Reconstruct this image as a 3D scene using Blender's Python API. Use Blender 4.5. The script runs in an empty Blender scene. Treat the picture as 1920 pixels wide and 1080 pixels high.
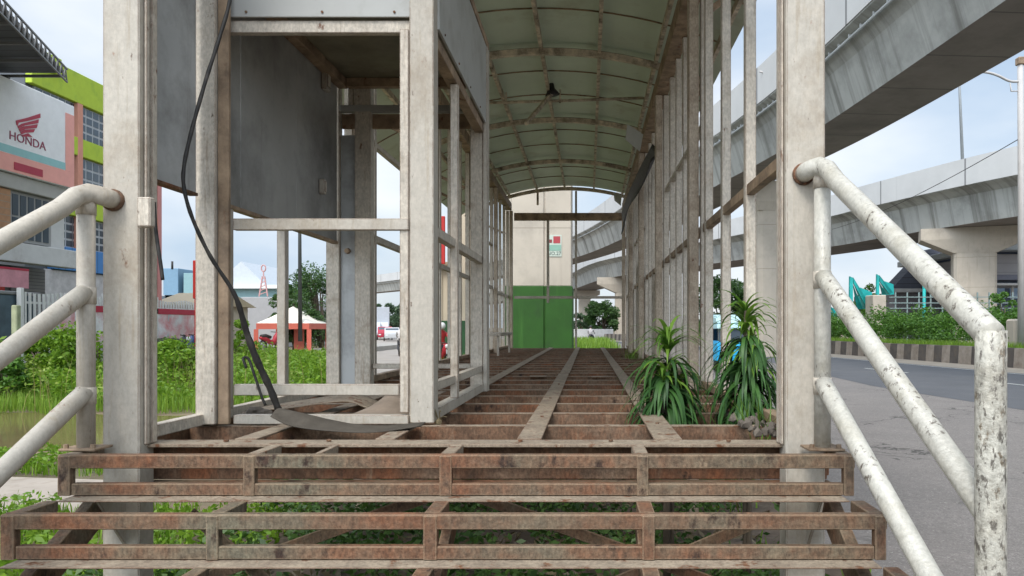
import bpy, bmesh, math, random
import numpy as np
from mathutils import Vector, Matrix
random.seed(7); RNG = np.random.default_rng(7)
R = math.radians
SC = bpy.context.scene; COL = SC.collection
F, VX, VY, CZ = 1400.0, 1103.0, 614.0, 1.6
def P(px, py, Y):
    """photo pixel (1920x1080) at depth Y -> world point"""
    return Vector(((px-VX)*Y/F, Y, CZ+(VY-py)*Y/F))
def PX(px, Y): return (px-VX)*Y/F
def PZ(py, Y): return CZ+(VY-py)*Y/F

# ------------------------------------------------------------------ camera, sky, sun, exposure
cd = bpy.data.cameras.new("Camera"); cam = bpy.data.objects.new("Camera", cd); COL.objects.link(cam)
cam.location = (0, 0, CZ); cam.rotation_euler = (R(90), 0, 0)
cd.sensor_width = 36; cd.lens = F/1920*36; cd.shift_x = -(VX-960)/1920; cd.shift_y = (VY-540)/1920
cd.clip_start = .05; cd.clip_end = 3000
SC.camera = cam
SUN_EL, SUN_ROT = R(52), R(200)
W = bpy.data.worlds.new("World"); SC.world = W; W.use_nodes = True
nt = W.node_tree; N = nt.nodes; L = nt.links; N.clear()
out = N.new('ShaderNodeOutputWorld'); bg = N.new('ShaderNodeBackground'); bg.inputs[1].default_value = .1
sky = N.new('ShaderNodeTexSky'); sky.sky_type = 'NISHITA'; sky.sun_disc = False
sky.sun_elevation = SUN_EL; sky.sun_rotation = SUN_ROT; sky.air_density = 1.2; sky.dust_density = 2.0; sky.ozone_density = 1.5
tc = N.new('ShaderNodeTexCoord'); mp = N.new('ShaderNodeMapping'); mp.inputs['Scale'].default_value = (1.1, 1.1, 2.6); mp.inputs['Location'].default_value = (.35, .2, .1)
nz = N.new('ShaderNodeTexNoise'); nz.inputs['Scale'].default_value = 1.5; nz.inputs['Detail'].default_value = 7; nz.inputs['Roughness'].default_value = .55
cr = N.new('ShaderNodeValToRGB'); cr.color_ramp.elements[0].position = .36; cr.color_ramp.elements[1].position = .68
cr.color_ramp.elements[0].color = (.72, .72, .72, 1); cr.color_ramp.elements[1].color = (1, 1, 1, 1)
nz2 = N.new('ShaderNodeTexNoise'); nz2.inputs['Scale'].default_value = 2.6; nz2.inputs['Detail'].default_value = 5
cc = N.new('ShaderNodeValToRGB'); cc.color_ramp.elements[0].position = .35; cc.color_ramp.elements[1].position = .7
cc.color_ramp.elements[0].color = (3.3, 4.1, 5.1, 1); cc.color_ramp.elements[1].color = (5.9, 6.1, 6.3, 1)
mx = N.new('ShaderNodeMixRGB')
L.new(tc.outputs['Generated'], mp.inputs[0]); L.new(mp.outputs[0], nz.inputs[0]); L.new(mp.outputs[0], nz2.inputs[0])
L.new(nz.outputs[0], cr.inputs[0]); L.new(nz2.outputs[0], cc.inputs[0])
L.new(cr.outputs[0], mx.inputs[0]); L.new(sky.outputs[0], mx.inputs[1]); L.new(cc.outputs[0], mx.inputs[2])
# the veiled sun's glow: the cloud layer is brighter around the sun's direction, behind the camera
sv = Vector((math.sin(SUN_ROT)*math.cos(SUN_EL), math.cos(SUN_ROT)*math.cos(SUN_EL), math.sin(SUN_EL)))
dt = N.new('ShaderNodeVectorMath'); dt.operation = 'DOT_PRODUCT'; dt.inputs[1].default_value = sv; L.new(tc.outputs['Generated'], dt.inputs[0])
gr = N.new('ShaderNodeMapRange'); gr.interpolation_type = 'SMOOTHSTEP'; gr.inputs[1].default_value = .25; gr.inputs[2].default_value = 1; gr.inputs[3].default_value = 1; gr.inputs[4].default_value = 2.9
L.new(dt.outputs['Value'], gr.inputs[0]); gm_ = N.new('ShaderNodeVectorMath'); gm_.operation = 'SCALE'; L.new(mx.outputs[0], gm_.inputs[0]); L.new(gr.outputs[0], gm_.inputs['Scale'])
L.new(gm_.outputs[0], bg.inputs[0]); L.new(bg.outputs[0], out.inputs[0])
sd = bpy.data.lights.new("Sun", 'SUN'); sd.energy = 1.4; sd.angle = R(18); sd.color = (1, .96, .9)
sun = bpy.data.objects.new("Sun", sd); COL.objects.link(sun)
sv = Vector((math.sin(SUN_ROT)*math.cos(SUN_EL), math.cos(SUN_ROT)*math.cos(SUN_EL), math.sin(SUN_EL)))
sun.rotation_euler = sv.to_track_quat('Z', 'Y').to_euler()
vs = SC.view_settings; vs.view_transform = 'Standard'; vs.look = 'None'; vs.exposure = .82; vs.gamma = 1; vs.use_curve_mapping = False
SC.render.engine = 'CYCLES'
SC.cycles.max_bounces = 8; SC.cycles.diffuse_bounces = 5

# ------------------------------------------------------------------ materials
MATS = {}
def mat(name, base, rough=.7, var=.12, vs_=4, dirt=None, rust=None, streak=None, bump=.15, bscale=60, metal=0, spec=.4, seams=None, island=None, trans=0, chips=None, uv=False, wear=None, grain=0, edge=None, cracks=None, patchy=False):
    """procedural surface. dirt/rust/chips = (colour, amount 0..1, scale); streak = (colour, amount, horizontal scale)"""
    if name in MATS: return MATS[name]
    m = bpy.data.materials.new(name); m.use_nodes = True
    t = m.node_tree; n = t.nodes; l = t.links
    b = n['Principled BSDF']; b.inputs['Roughness'].default_value = rough; b.inputs['Metallic'].default_value = metal
    b.inputs['Specular IOR Level'].default_value = spec
    if uv:
        tcn = n.new('ShaderNodeTexCoord'); pos = tcn.outputs['UV']
    else:
        g = n.new('ShaderNodeNewGeometry'); pos = g.outputs['Position']
    def noise(scale, detail=5, rgh=.6, squash=None, off=0):
        x = n.new('ShaderNodeTexNoise'); x.inputs['Scale'].default_value = scale; x.inputs['Detail'].default_value = detail; x.inputs['Roughness'].default_value = rgh
        mm = n.new('ShaderNodeMapping'); mm.inputs['Location'].default_value = (off, off*1.7, off*.3)
        if squash: mm.inputs['Scale'].default_value = squash
        l.new(pos, mm.inputs[0]); l.new(mm.outputs[0], x.inputs[0]); return x.outputs[0]
    def ramp(v, a, c):
        r = n.new('ShaderNodeMapRange'); r.inputs[1].default_value = a; r.inputs[2].default_value = c; l.new(v, r.inputs[0]); return r.outputs[0]
    def mix(f, a, c, mode='MIX'):
        x = n.new('ShaderNodeMixRGB'); x.blend_type = mode
        if isinstance(f, float) or isinstance(f, int): x.inputs[0].default_value = f
        else: l.new(f, x.inputs[0])
        for i, v in ((1, a), (2, c)):
            if isinstance(v, tuple): x.inputs[i].default_value = (*v, 1)
            else: l.new(v, x.inputs[i])
        return x.outputs[0]
    lo = tuple(c*(1-var) for c in base); hi = tuple(min(1, c*(1+var)) for c in base)
    c = mix(ramp(noise(vs_, 6), .3, .7), lo, hi)
    if island:
        gi = n.new('ShaderNodeNewGeometry')
        c2 = mix(gi.outputs['Random Per Island'], tuple(island[0]), tuple(island[1])); c = mix(.75, c, c2)
    if wear:
        c = mix(ramp(noise(wear[2], 8, .7, (1, 1, .5), off=9), .66-.3*wear[1], .9-.25*wear[1]), c, wear[0])
    masks = []
    for k, (spec_, sq) in enumerate(((dirt, None), (streak, (1, 1, .06)), (rust, (1, 1, .6)), (chips, (1, 1, .45)))):
        if not spec_: continue
        col, amt, s = spec_
        if uv and sq and k == 1: sq = (1, .04, 1)
        v = noise(s, 8, .68, sq, off=3.1*k+1)
        if k == 0: f = ramp(v, .72-.45*amt, .95-.35*amt)
        else: f = ramp(v, .74-.36*amt, .80-.34*amt if k != 1 else .95-.36*amt)
        if k == 3 and patchy:
            pm = n.new('ShaderNodeMath'); pm.operation = 'MULTIPLY'; l.new(f, pm.inputs[0]); l.new(ramp(noise(3.2, 3, .5, off=5), .46, .58), pm.inputs[1]); f = pm.outputs[0]
        if k == 2:
            col2 = tuple(x*.45 for x in col); cc_ = mix(ramp(noise(s*6, 4), .35, .65), col, col2); c = mix(f, c, cc_)
        else: c = mix(f, c, col)
        masks.append(f)
    if grain:
        g1 = ramp(noise(75, 3, .7, (1, 1, .5), off=2), .35, .65); g2 = ramp(noise(17, 5, .75, off=7), .3, .7)
        gm = n.new('ShaderNodeMapRange'); gm.inputs[3].default_value = 1-grain; gm.inputs[4].default_value = 1+grain*.6; l.new(g1, gm.inputs[0])
        gm2 = n.new('ShaderNodeMapRange'); gm2.inputs[3].default_value = 1-grain*.8; gm2.inputs[4].default_value = 1+grain*.5; l.new(g2, gm2.inputs[0])
        mu = n.new('ShaderNodeMath'); mu.operation = 'MULTIPLY'; l.new(gm.outputs[0], mu.inputs[0]); l.new(gm2.outputs[0], mu.inputs[1])
        sc1 = n.new('ShaderNodeVectorMath'); sc1.operation = 'SCALE'; l.new(c, sc1.inputs[0]); l.new(mu.outputs[0], sc1.inputs['Scale']); c = sc1.outputs[0]
    if edge:                                    # (colour, radius, amount): paint worn off along real edges
        bv = n.new('ShaderNodeBevel'); bv.samples = 3; bv.inputs[0].default_value = edge[1]; gg = n.new('ShaderNodeNewGeometry')
        dd = n.new('ShaderNodeVectorMath'); dd.operation = 'DOT_PRODUCT'; l.new(bv.outputs[0], dd.inputs[0]); l.new(gg.outputs['Normal'], dd.inputs[1])
        e1 = n.new('ShaderNodeMapRange'); e1.inputs[1].default_value = .995; e1.inputs[2].default_value = .90; l.new(dd.outputs['Value'], e1.inputs[0])
        e2 = n.new('ShaderNodeMath'); e2.operation = 'MULTIPLY'; l.new(e1.outputs[0], e2.inputs[0]); l.new(ramp(noise(9, 6, .7, off=4), .62-.3*edge[2], .72-.3*edge[2]), e2.inputs[1])
        c = mix(e2.outputs[0], c, edge[0])
    if cracks:                                  # (colour, cell scale, width)
        vo = n.new('ShaderNodeTexVoronoi'); vo.feature = 'DISTANCE_TO_EDGE'; vo.inputs['Scale'].default_value = cracks[1]
        wp = n.new('ShaderNodeMixRGB'); wp.inputs[0].default_value = .18; nn_ = n.new('ShaderNodeTexNoise'); nn_.inputs['Scale'].default_value = 1.3; nn_.inputs['Detail'].default_value = 6; l.new(pos, nn_.inputs[0])
        l.new(pos, wp.inputs[1]); sc2 = n.new('ShaderNodeVectorMath'); sc2.operation = 'SCALE'; sc2.inputs['Scale'].default_value = 14; l.new(nn_.outputs['Color'], sc2.inputs[0]); l.new(sc2.outputs[0], wp.inputs[2]); l.new(wp.outputs[0], vo.inputs[0])
        ck = n.new('ShaderNodeMath'); ck.operation = 'LESS_THAN'; ck.inputs[1].default_value = cracks[2]; l.new(vo.outputs['Distance'], ck.inputs[0])
        cm = n.new('ShaderNodeMath'); cm.operation = 'MULTIPLY'; l.new(ck.outputs[0], cm.inputs[0]); l.new(ramp(noise(.5, 3, off=8), .45, .55), cm.inputs[1]); c = mix(cm.outputs[0], c, cracks[0])
    if seams:                                   # (axis, spacing, width, colour): thin joints with real spacing
        ax, sp, wd, sc_ = seams
        sx = n.new('ShaderNodeSeparateXYZ'); l.new(pos, sx.inputs[0])
        d = n.new('ShaderNodeMath'); d.operation = 'PINGPONG'; d.inputs[1].default_value = sp/2; l.new(sx.outputs[ax], d.inputs[0])
        f = n.new('ShaderNodeMath'); f.operation = 'LESS_THAN'; f.inputs[1].default_value = wd; l.new(d.outputs[0], f.inputs[0])
        c = mix(f.outputs[0], c, sc_)
    l.new(c, b.inputs['Base Color'])
    if bump:
        bp = n.new('ShaderNodeBump'); bp.inputs['Strength'].default_value = bump; bp.inputs['Distance'].default_value = .01
        l.new(noise(bscale, 4), bp.inputs['Height']); l.new(bp.outputs[0], b.inputs['Normal'])
    if trans:
        tr = n.new('ShaderNodeBsdfTranslucent'); l.new(c, tr.inputs[0]); ms = n.new('ShaderNodeMixShader'); ms.inputs[0].default_value = trans
        l.new(b.outputs[0], ms.inputs[1]); l.new(tr.outputs[0], ms.inputs[2]); l.new(ms.outputs[0], n['Material Output'].inputs[0])
    MATS[name] = m; return m

m_col = None
RUST = (.20, .075, .03)
BROWN = (.13, .085, .055)
m_post = mat('painted_steel', (.45, .41, .345), .55, .07, 3, dirt=((.30, .24, .17), .5, 2.2), streak=((.33, .27, .19), .5, 26), rust=(RUST, .22, 9), chips=((.09, .05, .03), .25, 26), bump=.12, grain=.10, edge=((.12, .055, .03), .007, .75))
m_frame = mat('weathered_frame_paint', (.52, .465, .385), .6, .1, 5, dirt=((.30, .23, .16), .42, 4), streak=((.27, .20, .14), .5, 34), rust=(RUST, .27, 12), chips=((.08, .05, .03), .26, 24), grain=.2, edge=((.12, .055, .03), .007, 1.0), bump=.15)
m_framed = mat('brown_frame_paint', (.36, .255, .165), .65, .2, 6, dirt=((.12, .08, .05), .75, 6), rust=(RUST, .4, 10), bump=.2)
m_col = mat('tan_column_paint', (.44, .36, .27), .6, .14, 5, dirt=((.24, .17, .11), .5, 4), streak=((.20, .14, .09), .5, 30), rust=(RUST, .25, 10), bump=.1, grain=.25, edge=((.12, .055, .03), .007, 1.1))
m_deck = mat('dusty_deck_steel', (.29, .235, .17), .8, .16, 5, dirt=((.19, .14, .10), .6, 9), rust=((.19, .08, .035), .5, 11), bump=.4, bscale=90, grain=.28, edge=((.13, .06, .03), .006, 1.1))
m_step = mat('worn_step_steel', (.15, .095, .058), .75, .22, 4, dirt=((.15, .145, .10), .6, 1.6), streak=((.12, .07, .04), .5, 22), wear=((.19, .07, .03), .85, 5), rust=((.06, .032, .02), .42, 8), bump=.5, bscale=60, grain=.38, edge=((.30, .22, .14), .006, 1.1))
m_rust = mat('rusty_joist', (.14, .078, .045), .85, .3, 6, dirt=((.26, .19, .13), .5, 2.5), streak=((.24, .16, .10), .5, 18), wear=((.24, .08, .03), .6, 4), rust=((.06, .032, .02), .4, 7), bump=.4, grain=.35)
m_roof = mat('roof_sheet_underside', (.50, .53, .43), .5, .08, 1.2, dirt=((.34, .32, .22), .4, 1.8), streak=None, chips=((.20, .17, .10), .22, 5), bump=.05, trans=.2)
m_rib = mat('roof_rib_paint', (.66, .56, .43), .7, .25, 5, dirt=((.09, .065, .045), .7, 6), bump=.1)
m_panel = mat('grey_sheet_panel', (.40, .41, .405), .42, .12, 1.5, dirt=((.13, .125, .115), .6, 1.8), streak=((.17, .165, .15), .45, 14), bump=.02)
m_dpanel = mat('dark_sheet_panel', (.34, .335, .315), .45, .2, 1.2, dirt=((.09, .085, .075), .68, 1.0), streak=((.22, .21, .19), .35, 12), rust=((.05, .04, .035), .12, 8), bump=.02)  # darker grey version of the sheet panel, blotched at random
m_lpanel = mat('pale_sheet_panel', (.40, .40, .375), .45, .08, 1.5, dirt=((.25, .235, .2), .45, 2), bump=.02)
m_tube = mat('white_tube_paint', (.49, .47, .41), .34, .07, 4, dirt=((.34, .31, .24), .55, 6), rust=((.22, .11, .06), .16, 20), chips=((.12, .10, .08), .52, 50), patchy=True, bump=.35, bscale=45, grain=.12)
m_chip = mat('flaking_tube_paint', (.47, .45, .385), .45, .1, 6, dirt=((.33, .30, .24), .6, 9), chips=((.13, .115, .095), .58, 62), grain=.22, rust=((.25, .2, .14), .5, 22), bump=.5, bscale=70)
m_black = mat('black_rubber', (.022, .02, .018), .6, .3, 20, dirt=((.08, .07, .06), .5, 10))
m_conc = mat('pier_concrete', (.47, .415, .34), .85, .08, .9, dirt=((.33, .29, .24), .45, .7), streak=((.34, .29, .235), .5, 3.5), seams=(2, 2.4, .012, (.28, .24, .19)), bump=.2, bscale=20)
m_green = mat('green_paint', (.022, .085, .009), .7, .16, 1.6, streak=((.04, .13, .018), .45, 5), dirt=((.02, .055, .012), .45, 1.4), chips=((.11, .12, .07), .2, 8), bump=.1)
m_web = mat('girder_concrete', (.43, .43, .40), .85, .08, .6, dirt=((.20, .20, .185), .5, .35), streak=((.17, .165, .145), .72, 1.3), rust=None, wear=None, bump=.1, bscale=10, uv=True)
m_parap = mat('parapet_concrete', (.50, .50, .49), .85, .06, .5, streak=((.34, .34, .33), .35, 1.2), seams=(0, 9, .07, (.2, .2, .2)), bump=.05, uv=True)
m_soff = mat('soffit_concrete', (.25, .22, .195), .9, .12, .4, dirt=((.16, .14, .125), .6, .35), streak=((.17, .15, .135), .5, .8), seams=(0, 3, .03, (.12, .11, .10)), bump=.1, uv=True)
m_asph = mat('worn_asphalt', (.225, .205, .19), .95, .1, 1.2, dirt=((.18, .165, .155), .55, .5), chips=((.33, .31, .285), .45, 40), wear=((.125, .115, .105), .7, 55), cracks=((.07, .065, .06), .45, .012), streak=((.17, .16, .15), .4, .7), grain=.2, bump=1, bscale=60)
m_asph2 = mat('dark_asphalt', (.095, .098, .105), .9, .1, .8, dirt=((.125, .125, .125), .4, .5), bump=.5, bscale=120)
m_dust = mat('kerbside_dust', (.33, .28, .22), .95, .15, 1.5, bump=.3)
m_line = mat('road_line_paint', (.62, .62, .58), .7, .1, 4, dirt=((.25, .25, .24), .6, 8))
m_soil = mat('earth', (.17, .125, .085), .95, .25, 1.2, dirt=((.06, .085, .03), .6, 1.4), bump=.6, bscale=15)
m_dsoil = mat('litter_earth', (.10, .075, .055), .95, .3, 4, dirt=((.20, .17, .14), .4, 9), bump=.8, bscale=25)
m_kw = mat('kerb_white', (.33, .28, .23), .85, .15, 3, dirt=((.20, .15, .11), .6, 2.5))
m_kb = mat('kerb_black', (.105, .09, .078), .85, .2, 3, dirt=((.15, .115, .085), .5, 2.5))
def leafmat(name, a, b, trans=.3): return mat(name, tuple((x+y)/2 for x, y in zip(a, b)), .5, .2, 2.5, island=(a, b), trans=trans, bump=0)
m_weed = leafmat('weed_leaf', (.08, .19, .012), (.25, .40, .035), .45)
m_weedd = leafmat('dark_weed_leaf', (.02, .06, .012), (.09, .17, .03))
m_tree = leafmat('tree_leaf', (.025, .07, .018), (.10, .19, .045))
m_hedge = leafmat('hedge_leaf', (.03, .10, .012), (.12, .25, .03))
m_grass = leafmat('grass_blade', (.12, .25, .02), (.30, .44, .06), .45)
m_far = leafmat('hazed_leaf', (.05, .09, .05), (.10, .16, .08))  # greyed green, with distance haze put into the leaf colour
m_strap = leafmat('strap_leaf', (.022, .07, .02), (.07, .17, .035), .25)
m_strapt = leafmat('young_strap_leaf', (.06, .17, .02), (.22, .36, .05), .4)
m_dry = leafmat('dry_leaf', (.10, .075, .04), (.2, .16, .09), .2)
m_bark = mat('bark', (.11, .085, .06), .9, .3, 6)
def flat(name, c, rough=.5, **k): return mat(name, c, rough, k.pop('var', .06), k.pop('vs_', 3), bump=k.pop('bump', 0), **k)
def glass(name, c):
    if name in MATS: return MATS[name]
    m = bpy.data.materials.new(name); m.use_nodes = True; b = m.node_tree.nodes['Principled BSDF']
    b.inputs['Base Color'].default_value = (*c, 1); b.inputs['Roughness'].default_value = .12; b.inputs['Specular IOR Level'].default_value = .8; MATS[name] = m; return m
m_win = glass('window_glass', (.05, .07, .09))

# ------------------------------------------------------------------ mesh helpers
def link(name, me, m, parent=None, smooth=False):
    o = bpy.data.objects.new(name, me); COL.objects.link(o)
    if m is not None:
        for x in (m if isinstance(m, (list, tuple)) else [m]): me.materials.append(x)
    if parent:
        o.parent = parent; o.matrix_parent_inverse = Matrix.Translation(parent.location).inverted() if not parent.rotation_euler.z else parent_mat(parent).inverted()
    if smooth:
        for p in me.polygons: p.use_smooth = True
    return o
def parent_mat(p): return Matrix.Translation(p.location) @ p.rotation_euler.to_matrix().to_4x4()
def tag(o, label=None, cat=None, group=None, kind=None):
    if label: o['label'] = label
    if cat: o['category'] = cat
    if group: o['group'] = group
    if kind: o['kind'] = kind
    return o
def thing(name, loc, label, cat, group=None):
    o = bpy.data.objects.new(name, None); COL.objects.link(o); o.location = loc; o.empty_display_size = .2
    return tag(o, label, cat, group)
def bm_box(bm, x0, x1, y0, y1, z0, z1, bev=.004):
    vs_ = [bm.verts.new(v) for v in ((x0, y0, z0), (x1, y0, z0), (x1, y1, z0), (x0, y1, z0), (x0, y0, z1), (x1, y0, z1), (x1, y1, z1), (x0, y1, z1))]
    fs = [bm.faces.new([vs_[i] for i in q]) for q in ((0, 3, 2, 1), (4, 5, 6, 7), (0, 1, 5, 4), (1, 2, 6, 5), (2, 3, 7, 6), (3, 0, 4, 7))]
    if bev:
        es = set(e for f in fs for e in f.edges)
        bmesh.ops.bevel(bm, geom=list(es), offset=bev, segments=1, affect='EDGES', clamp_overlap=True)
    return fs
def done(bm, name, m, parent=None, smooth=False):
    me = bpy.data.meshes.new(name); bm.normal_update(); bm.to_mesh(me); bm.free(); return link(name, me, m, parent, smooth)
def box(name, m, parent, x0, x1, y0, y1, z0, z1, bev=.004):
    bm = bmesh.new(); bm_box(bm, min(x0, x1), max(x0, x1), min(y0, y1), max(y0, y1), min(z0, z1), max(z0, z1), bev); return done(bm, name, m, parent)
def bm_bar(bm, a, b, w, h, bev=.003, up=(0, 0, 1)):
    """box section bar from a to b; h measured along up, w across"""
    a = Vector(a); b = Vector(b); d = b-a; y = d.normalized(); up = Vector(up)
    if abs(y.dot(up)) > .98: up = Vector((0, 1, 0))
    x = y.cross(up).normalized(); z = x.cross(y)
    t = bmesh.new(); bm_box(t, -w/2, w/2, 0, d.length, -h/2, h/2, bev)
    M = Matrix((x, y, z)).transposed().to_4x4(); M.translation = a
    t.transform(M); me = bpy.data.meshes.new('t'); t.to_mesh(me); t.free(); bm.from_mesh(me); bpy.data.meshes.remove(me)
def bar(name, m, parent, a, b, w, h, bev=.003, up=(0, 0, 1)):
    bm = bmesh.new(); bm_bar(bm, a, b, w, h, bev, up); return done(bm, name, m, parent)
def bm_tube(bm, pts, rad, seg=14, cap=True):
    pts = [Vector(p) for p in pts]; n = len(pts); rad = rad if hasattr(rad, '__len__') else [rad]*n
    rings = []; ref = None
    for i, p in enumerate(pts):
        d = ((pts[i+1] if i < n-1 else p) - (pts[i-1] if i > 0 else p)).normalized()
        if ref is None: ref = Vector((0, 0, 1)) if abs(d.z) < .9 else Vector((1, 0, 0))
        x = d.cross(ref).normalized(); z = x.cross(d).normalized(); ref = z
        k = 1.0
        if 0 < i < n-1:
            c = (pts[i]-pts[i-1]).normalized().dot((pts[i+1]-pts[i]).normalized()); k = 1/math.sqrt(max(.3, (1+c)/2))
        rings.append([bm.verts.new(p + (x*math.cos(2*math.pi*j/seg)*rad[i] + z*math.sin(2*math.pi*j/seg)*rad[i]*k)) for j in range(seg)])
    for a, b in zip(rings, rings[1:]):
        for j in range(seg): bm.faces.new((a[j], a[(j+1) % seg], b[(j+1) % seg], b[j]))
    if cap: bm.faces.new(rings[0][::-1]); bm.faces.new(rings[-1])
def tube(name, m, parent, pts, rad, seg=14, smooth=True):
    bm = bmesh.new(); bm_tube(bm, pts, rad, seg); bmesh.ops.recalc_face_normals(bm, faces=bm.faces); return done(bm, name, m, parent, smooth)
def catmull(pts, n=8):
    pts = [Vector(p) for p in pts]; q = [pts[0]*2-pts[1]] + pts + [pts[-1]*2-pts[-2]]; o = []
    for i in range(1, len(q)-2):
        for k in range(n):
            t = k/n; a, b, c, d = q[i-1], q[i], q[i+1], q[i+2]
            o.append(.5*((2*b)+(c-a)*t+(2*a-5*b+4*c-d)*t*t+(3*b-a-3*c+d)*t**3))
    o.append(pts[-1]); return o
def prism(name, m, parent, poly, depth, bev=0):
    """poly: list of points (3D, planar); depth: extrusion vector"""
    bm = bmesh.new(); vs_ = [bm.verts.new(p) for p in poly]; f = bm.faces.new(vs_)
    r = bmesh.ops.extrude_face_region(bm, geom=[f]); bmesh.ops.translate(bm, verts=[v for v in r['geom'] if isinstance(v, bmesh.types.BMVert)], vec=Vector(depth))
    bmesh.ops.recalc_face_normals(bm, faces=bm.faces)
    if bev: bmesh.ops.bevel(bm, geom=bm.edges[:], offset=bev, segments=1, affect='EDGES')
    return done(bm, name, m, parent)
def npmesh(name, V, Fc, m, parent=None, smooth=False):
    me = bpy.data.meshes.new(name); V = np.asarray(V, 'f4').reshape(-1, 3); Fc = np.asarray(Fc, 'i4'); k = Fc.shape[1]
    me.vertices.add(len(V)); me.vertices.foreach_set('co', V.ravel()); me.loops.add(Fc.size); me.loops.foreach_set('vertex_index', Fc.ravel())
    me.polygons.add(len(Fc)); me.polygons.foreach_set('loop_start', np.arange(0, Fc.size, k, dtype='i4')); me.polygons.foreach_set('loop_total', np.full(len(Fc), k, 'i4'))
    me.update(calc_edges=True); me.validate(); return link(name, me, m, parent, smooth)
def leaves(C, size, rng=RNG, asp=.45, up=.3):
    """diamond leaves at centres C (n,3) -> V, F"""
    n = len(C); d = rng.normal(size=(n, 3)); d[:, 2] = d[:, 2]*.6+up*.3; d /= np.linalg.norm(d, axis=1, keepdims=True)
    s = np.cross(d, rng.normal(size=(n, 3))); s /= np.linalg.norm(s, axis=1, keepdims=True)
    L_ = size*rng.uniform(.6, 1.4, (n, 1)); a = C-d*L_*.5; b = C+d*L_*.5; m1 = C+s*L_*asp*.5; m2 = C-s*L_*asp*.5
    V = np.stack([a, m1, b, m2], 1).reshape(-1, 3); Fc = np.arange(4*n).reshape(n, 4); return V, Fc
def blades(C, h, w, rng=RNG, lean=.45):
    """grass blades: bent strips, 2 quads each"""
    n = len(C); a = rng.uniform(0, 2*np.pi, n); dx = np.stack([np.cos(a), np.sin(a), np.zeros(n)], 1); sx = np.stack([-np.sin(a), np.cos(a), np.zeros(n)], 1)
    H = (h*rng.uniform(.5, 1.3, n))[:, None]; ln = (rng.uniform(.1, 1, n)*lean)[:, None]*H; z = np.array([[0, 0, 1.]])
    b0 = C-sx*w; b1 = C+sx*w; m0 = C-sx*w*.8+z*H*.6+dx*ln*.35; m1 = C+sx*w*.8+z*H*.6+dx*ln*.35; t0 = C-sx*w*.1+z*H+dx*ln; t1 = C+sx*w*.1+z*H+dx*ln
    V = np.stack([b0, b1, m0, m1, t0, t1], 1).reshape(-1, 3); i = np.arange(n)[:, None]*6
    return V, np.concatenate([i+np.array([[0, 1, 3, 2]]), i+np.array([[2, 3, 5, 4]])])
def ball(n, rng=RNG, shell=.35):
    d = rng.normal(size=(n, 3)); d /= np.linalg.norm(d, axis=1, keepdims=True); return d*(shell+(1-shell)*rng.uniform(0, 1, (n, 1))**.5)
def sheet(name, pts, z, m, sub=1):
    """flat polygon strip: list of (left, right) xy pairs"""
    bm = bmesh.new(); prev = None
    for (a, b) in pts:
        cur = (bm.verts.new((a[0], a[1], z)), bm.verts.new((b[0], b[1], z)))
        if prev: bm.faces.new((prev[0], prev[1], cur[1], cur[0]))
        prev = cur
    bmesh.ops.recalc_face_normals(bm, faces=bm.faces)
    for f in bm.faces:
        if f.normal.z < 0: f.normal_flip()
    return tag(done(bm, name, m), kind='structure')
def mesh_text(s, size, mtl, parent, M, name='lettering', ext=.01):
    cu = bpy.data.curves.new('t', 'FONT'); cu.body = s; cu.size = size; cu.extrude = ext; cu.align_x = 'CENTER'; cu.align_y = 'CENTER'; cu.resolution_u = 3
    o = bpy.data.objects.new('t', cu); COL.objects.link(o); dg = bpy.context.evaluated_depsgraph_get(); me = bpy.data.meshes.new_from_object(o.evaluated_get(dg))
    bpy.data.objects.remove(o); bpy.data.curves.remove(cu); me.name = name; me.transform(M); me.materials.clear(); return link(name, me, mtl, parent)

# ------------------------------------------------------------------ the ground, roads, water
def ground():
    bm = bmesh.new(); vs_ = [bm.verts.new(v) for v in ((-1500, -60, -.03), (1500, -60, -.03), (1500, 2500, -.03), (-1500, 2500, -.03))]; bm.faces.new(vs_)
    tag(done(bm, 'ground', m_soil), kind='structure')
ground()
KB = [(19.5, 8), (18.4, 18), (16.8, 29.5), (14.8, 44.8), (11.6, 62), (6.5, 82), (-1, 104), (-14, 132), (-40, 175)]      # kerb line of the median
KBs = [Vector((x, y, 0)) for x, y in KB]; KBc = catmull(KBs, 8)
def offs(path, d):
    o = []
    for i, p in enumerate(path):
        t = (path[min(i+1, len(path)-1)]-path[max(i-1, 0)]).normalized(); o.append(p+Vector((t.y, -t.x, 0))*d)
    return o
KBc = [Vector((20.6, -20, 0)), Vector((20, -5, 0))]+KBc
rl = [Vector((1.75, p.y, 0)) if p.y < 22 else Vector((p.x-(16.0-min(5, (p.y-22)*.12)), p.y, 0)) for p in KBc]
sheet('road', [((a.x, a.y), (b.x, b.y)) for a, b in zip(rl, KBc)], 0, m_asph)
dl = [Vector((p.x-(10.4 if p.y < 20 else 10.4-min(5, (p.y-20)*.18)), p.y, 0)) for p in KBc]
sheet('road_lane', [((a.x, a.y), (b.x, b.y)) for a, b in zip(dl, offs(KBc, -2.2))], .004, m_asph2)
sheet('kerbside_strip', [((a.x, a.y), (b.x, b.y)) for a, b in zip(offs(KBc, -2.3), offs(KBc, -.05))], .008, m_dust)
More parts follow.
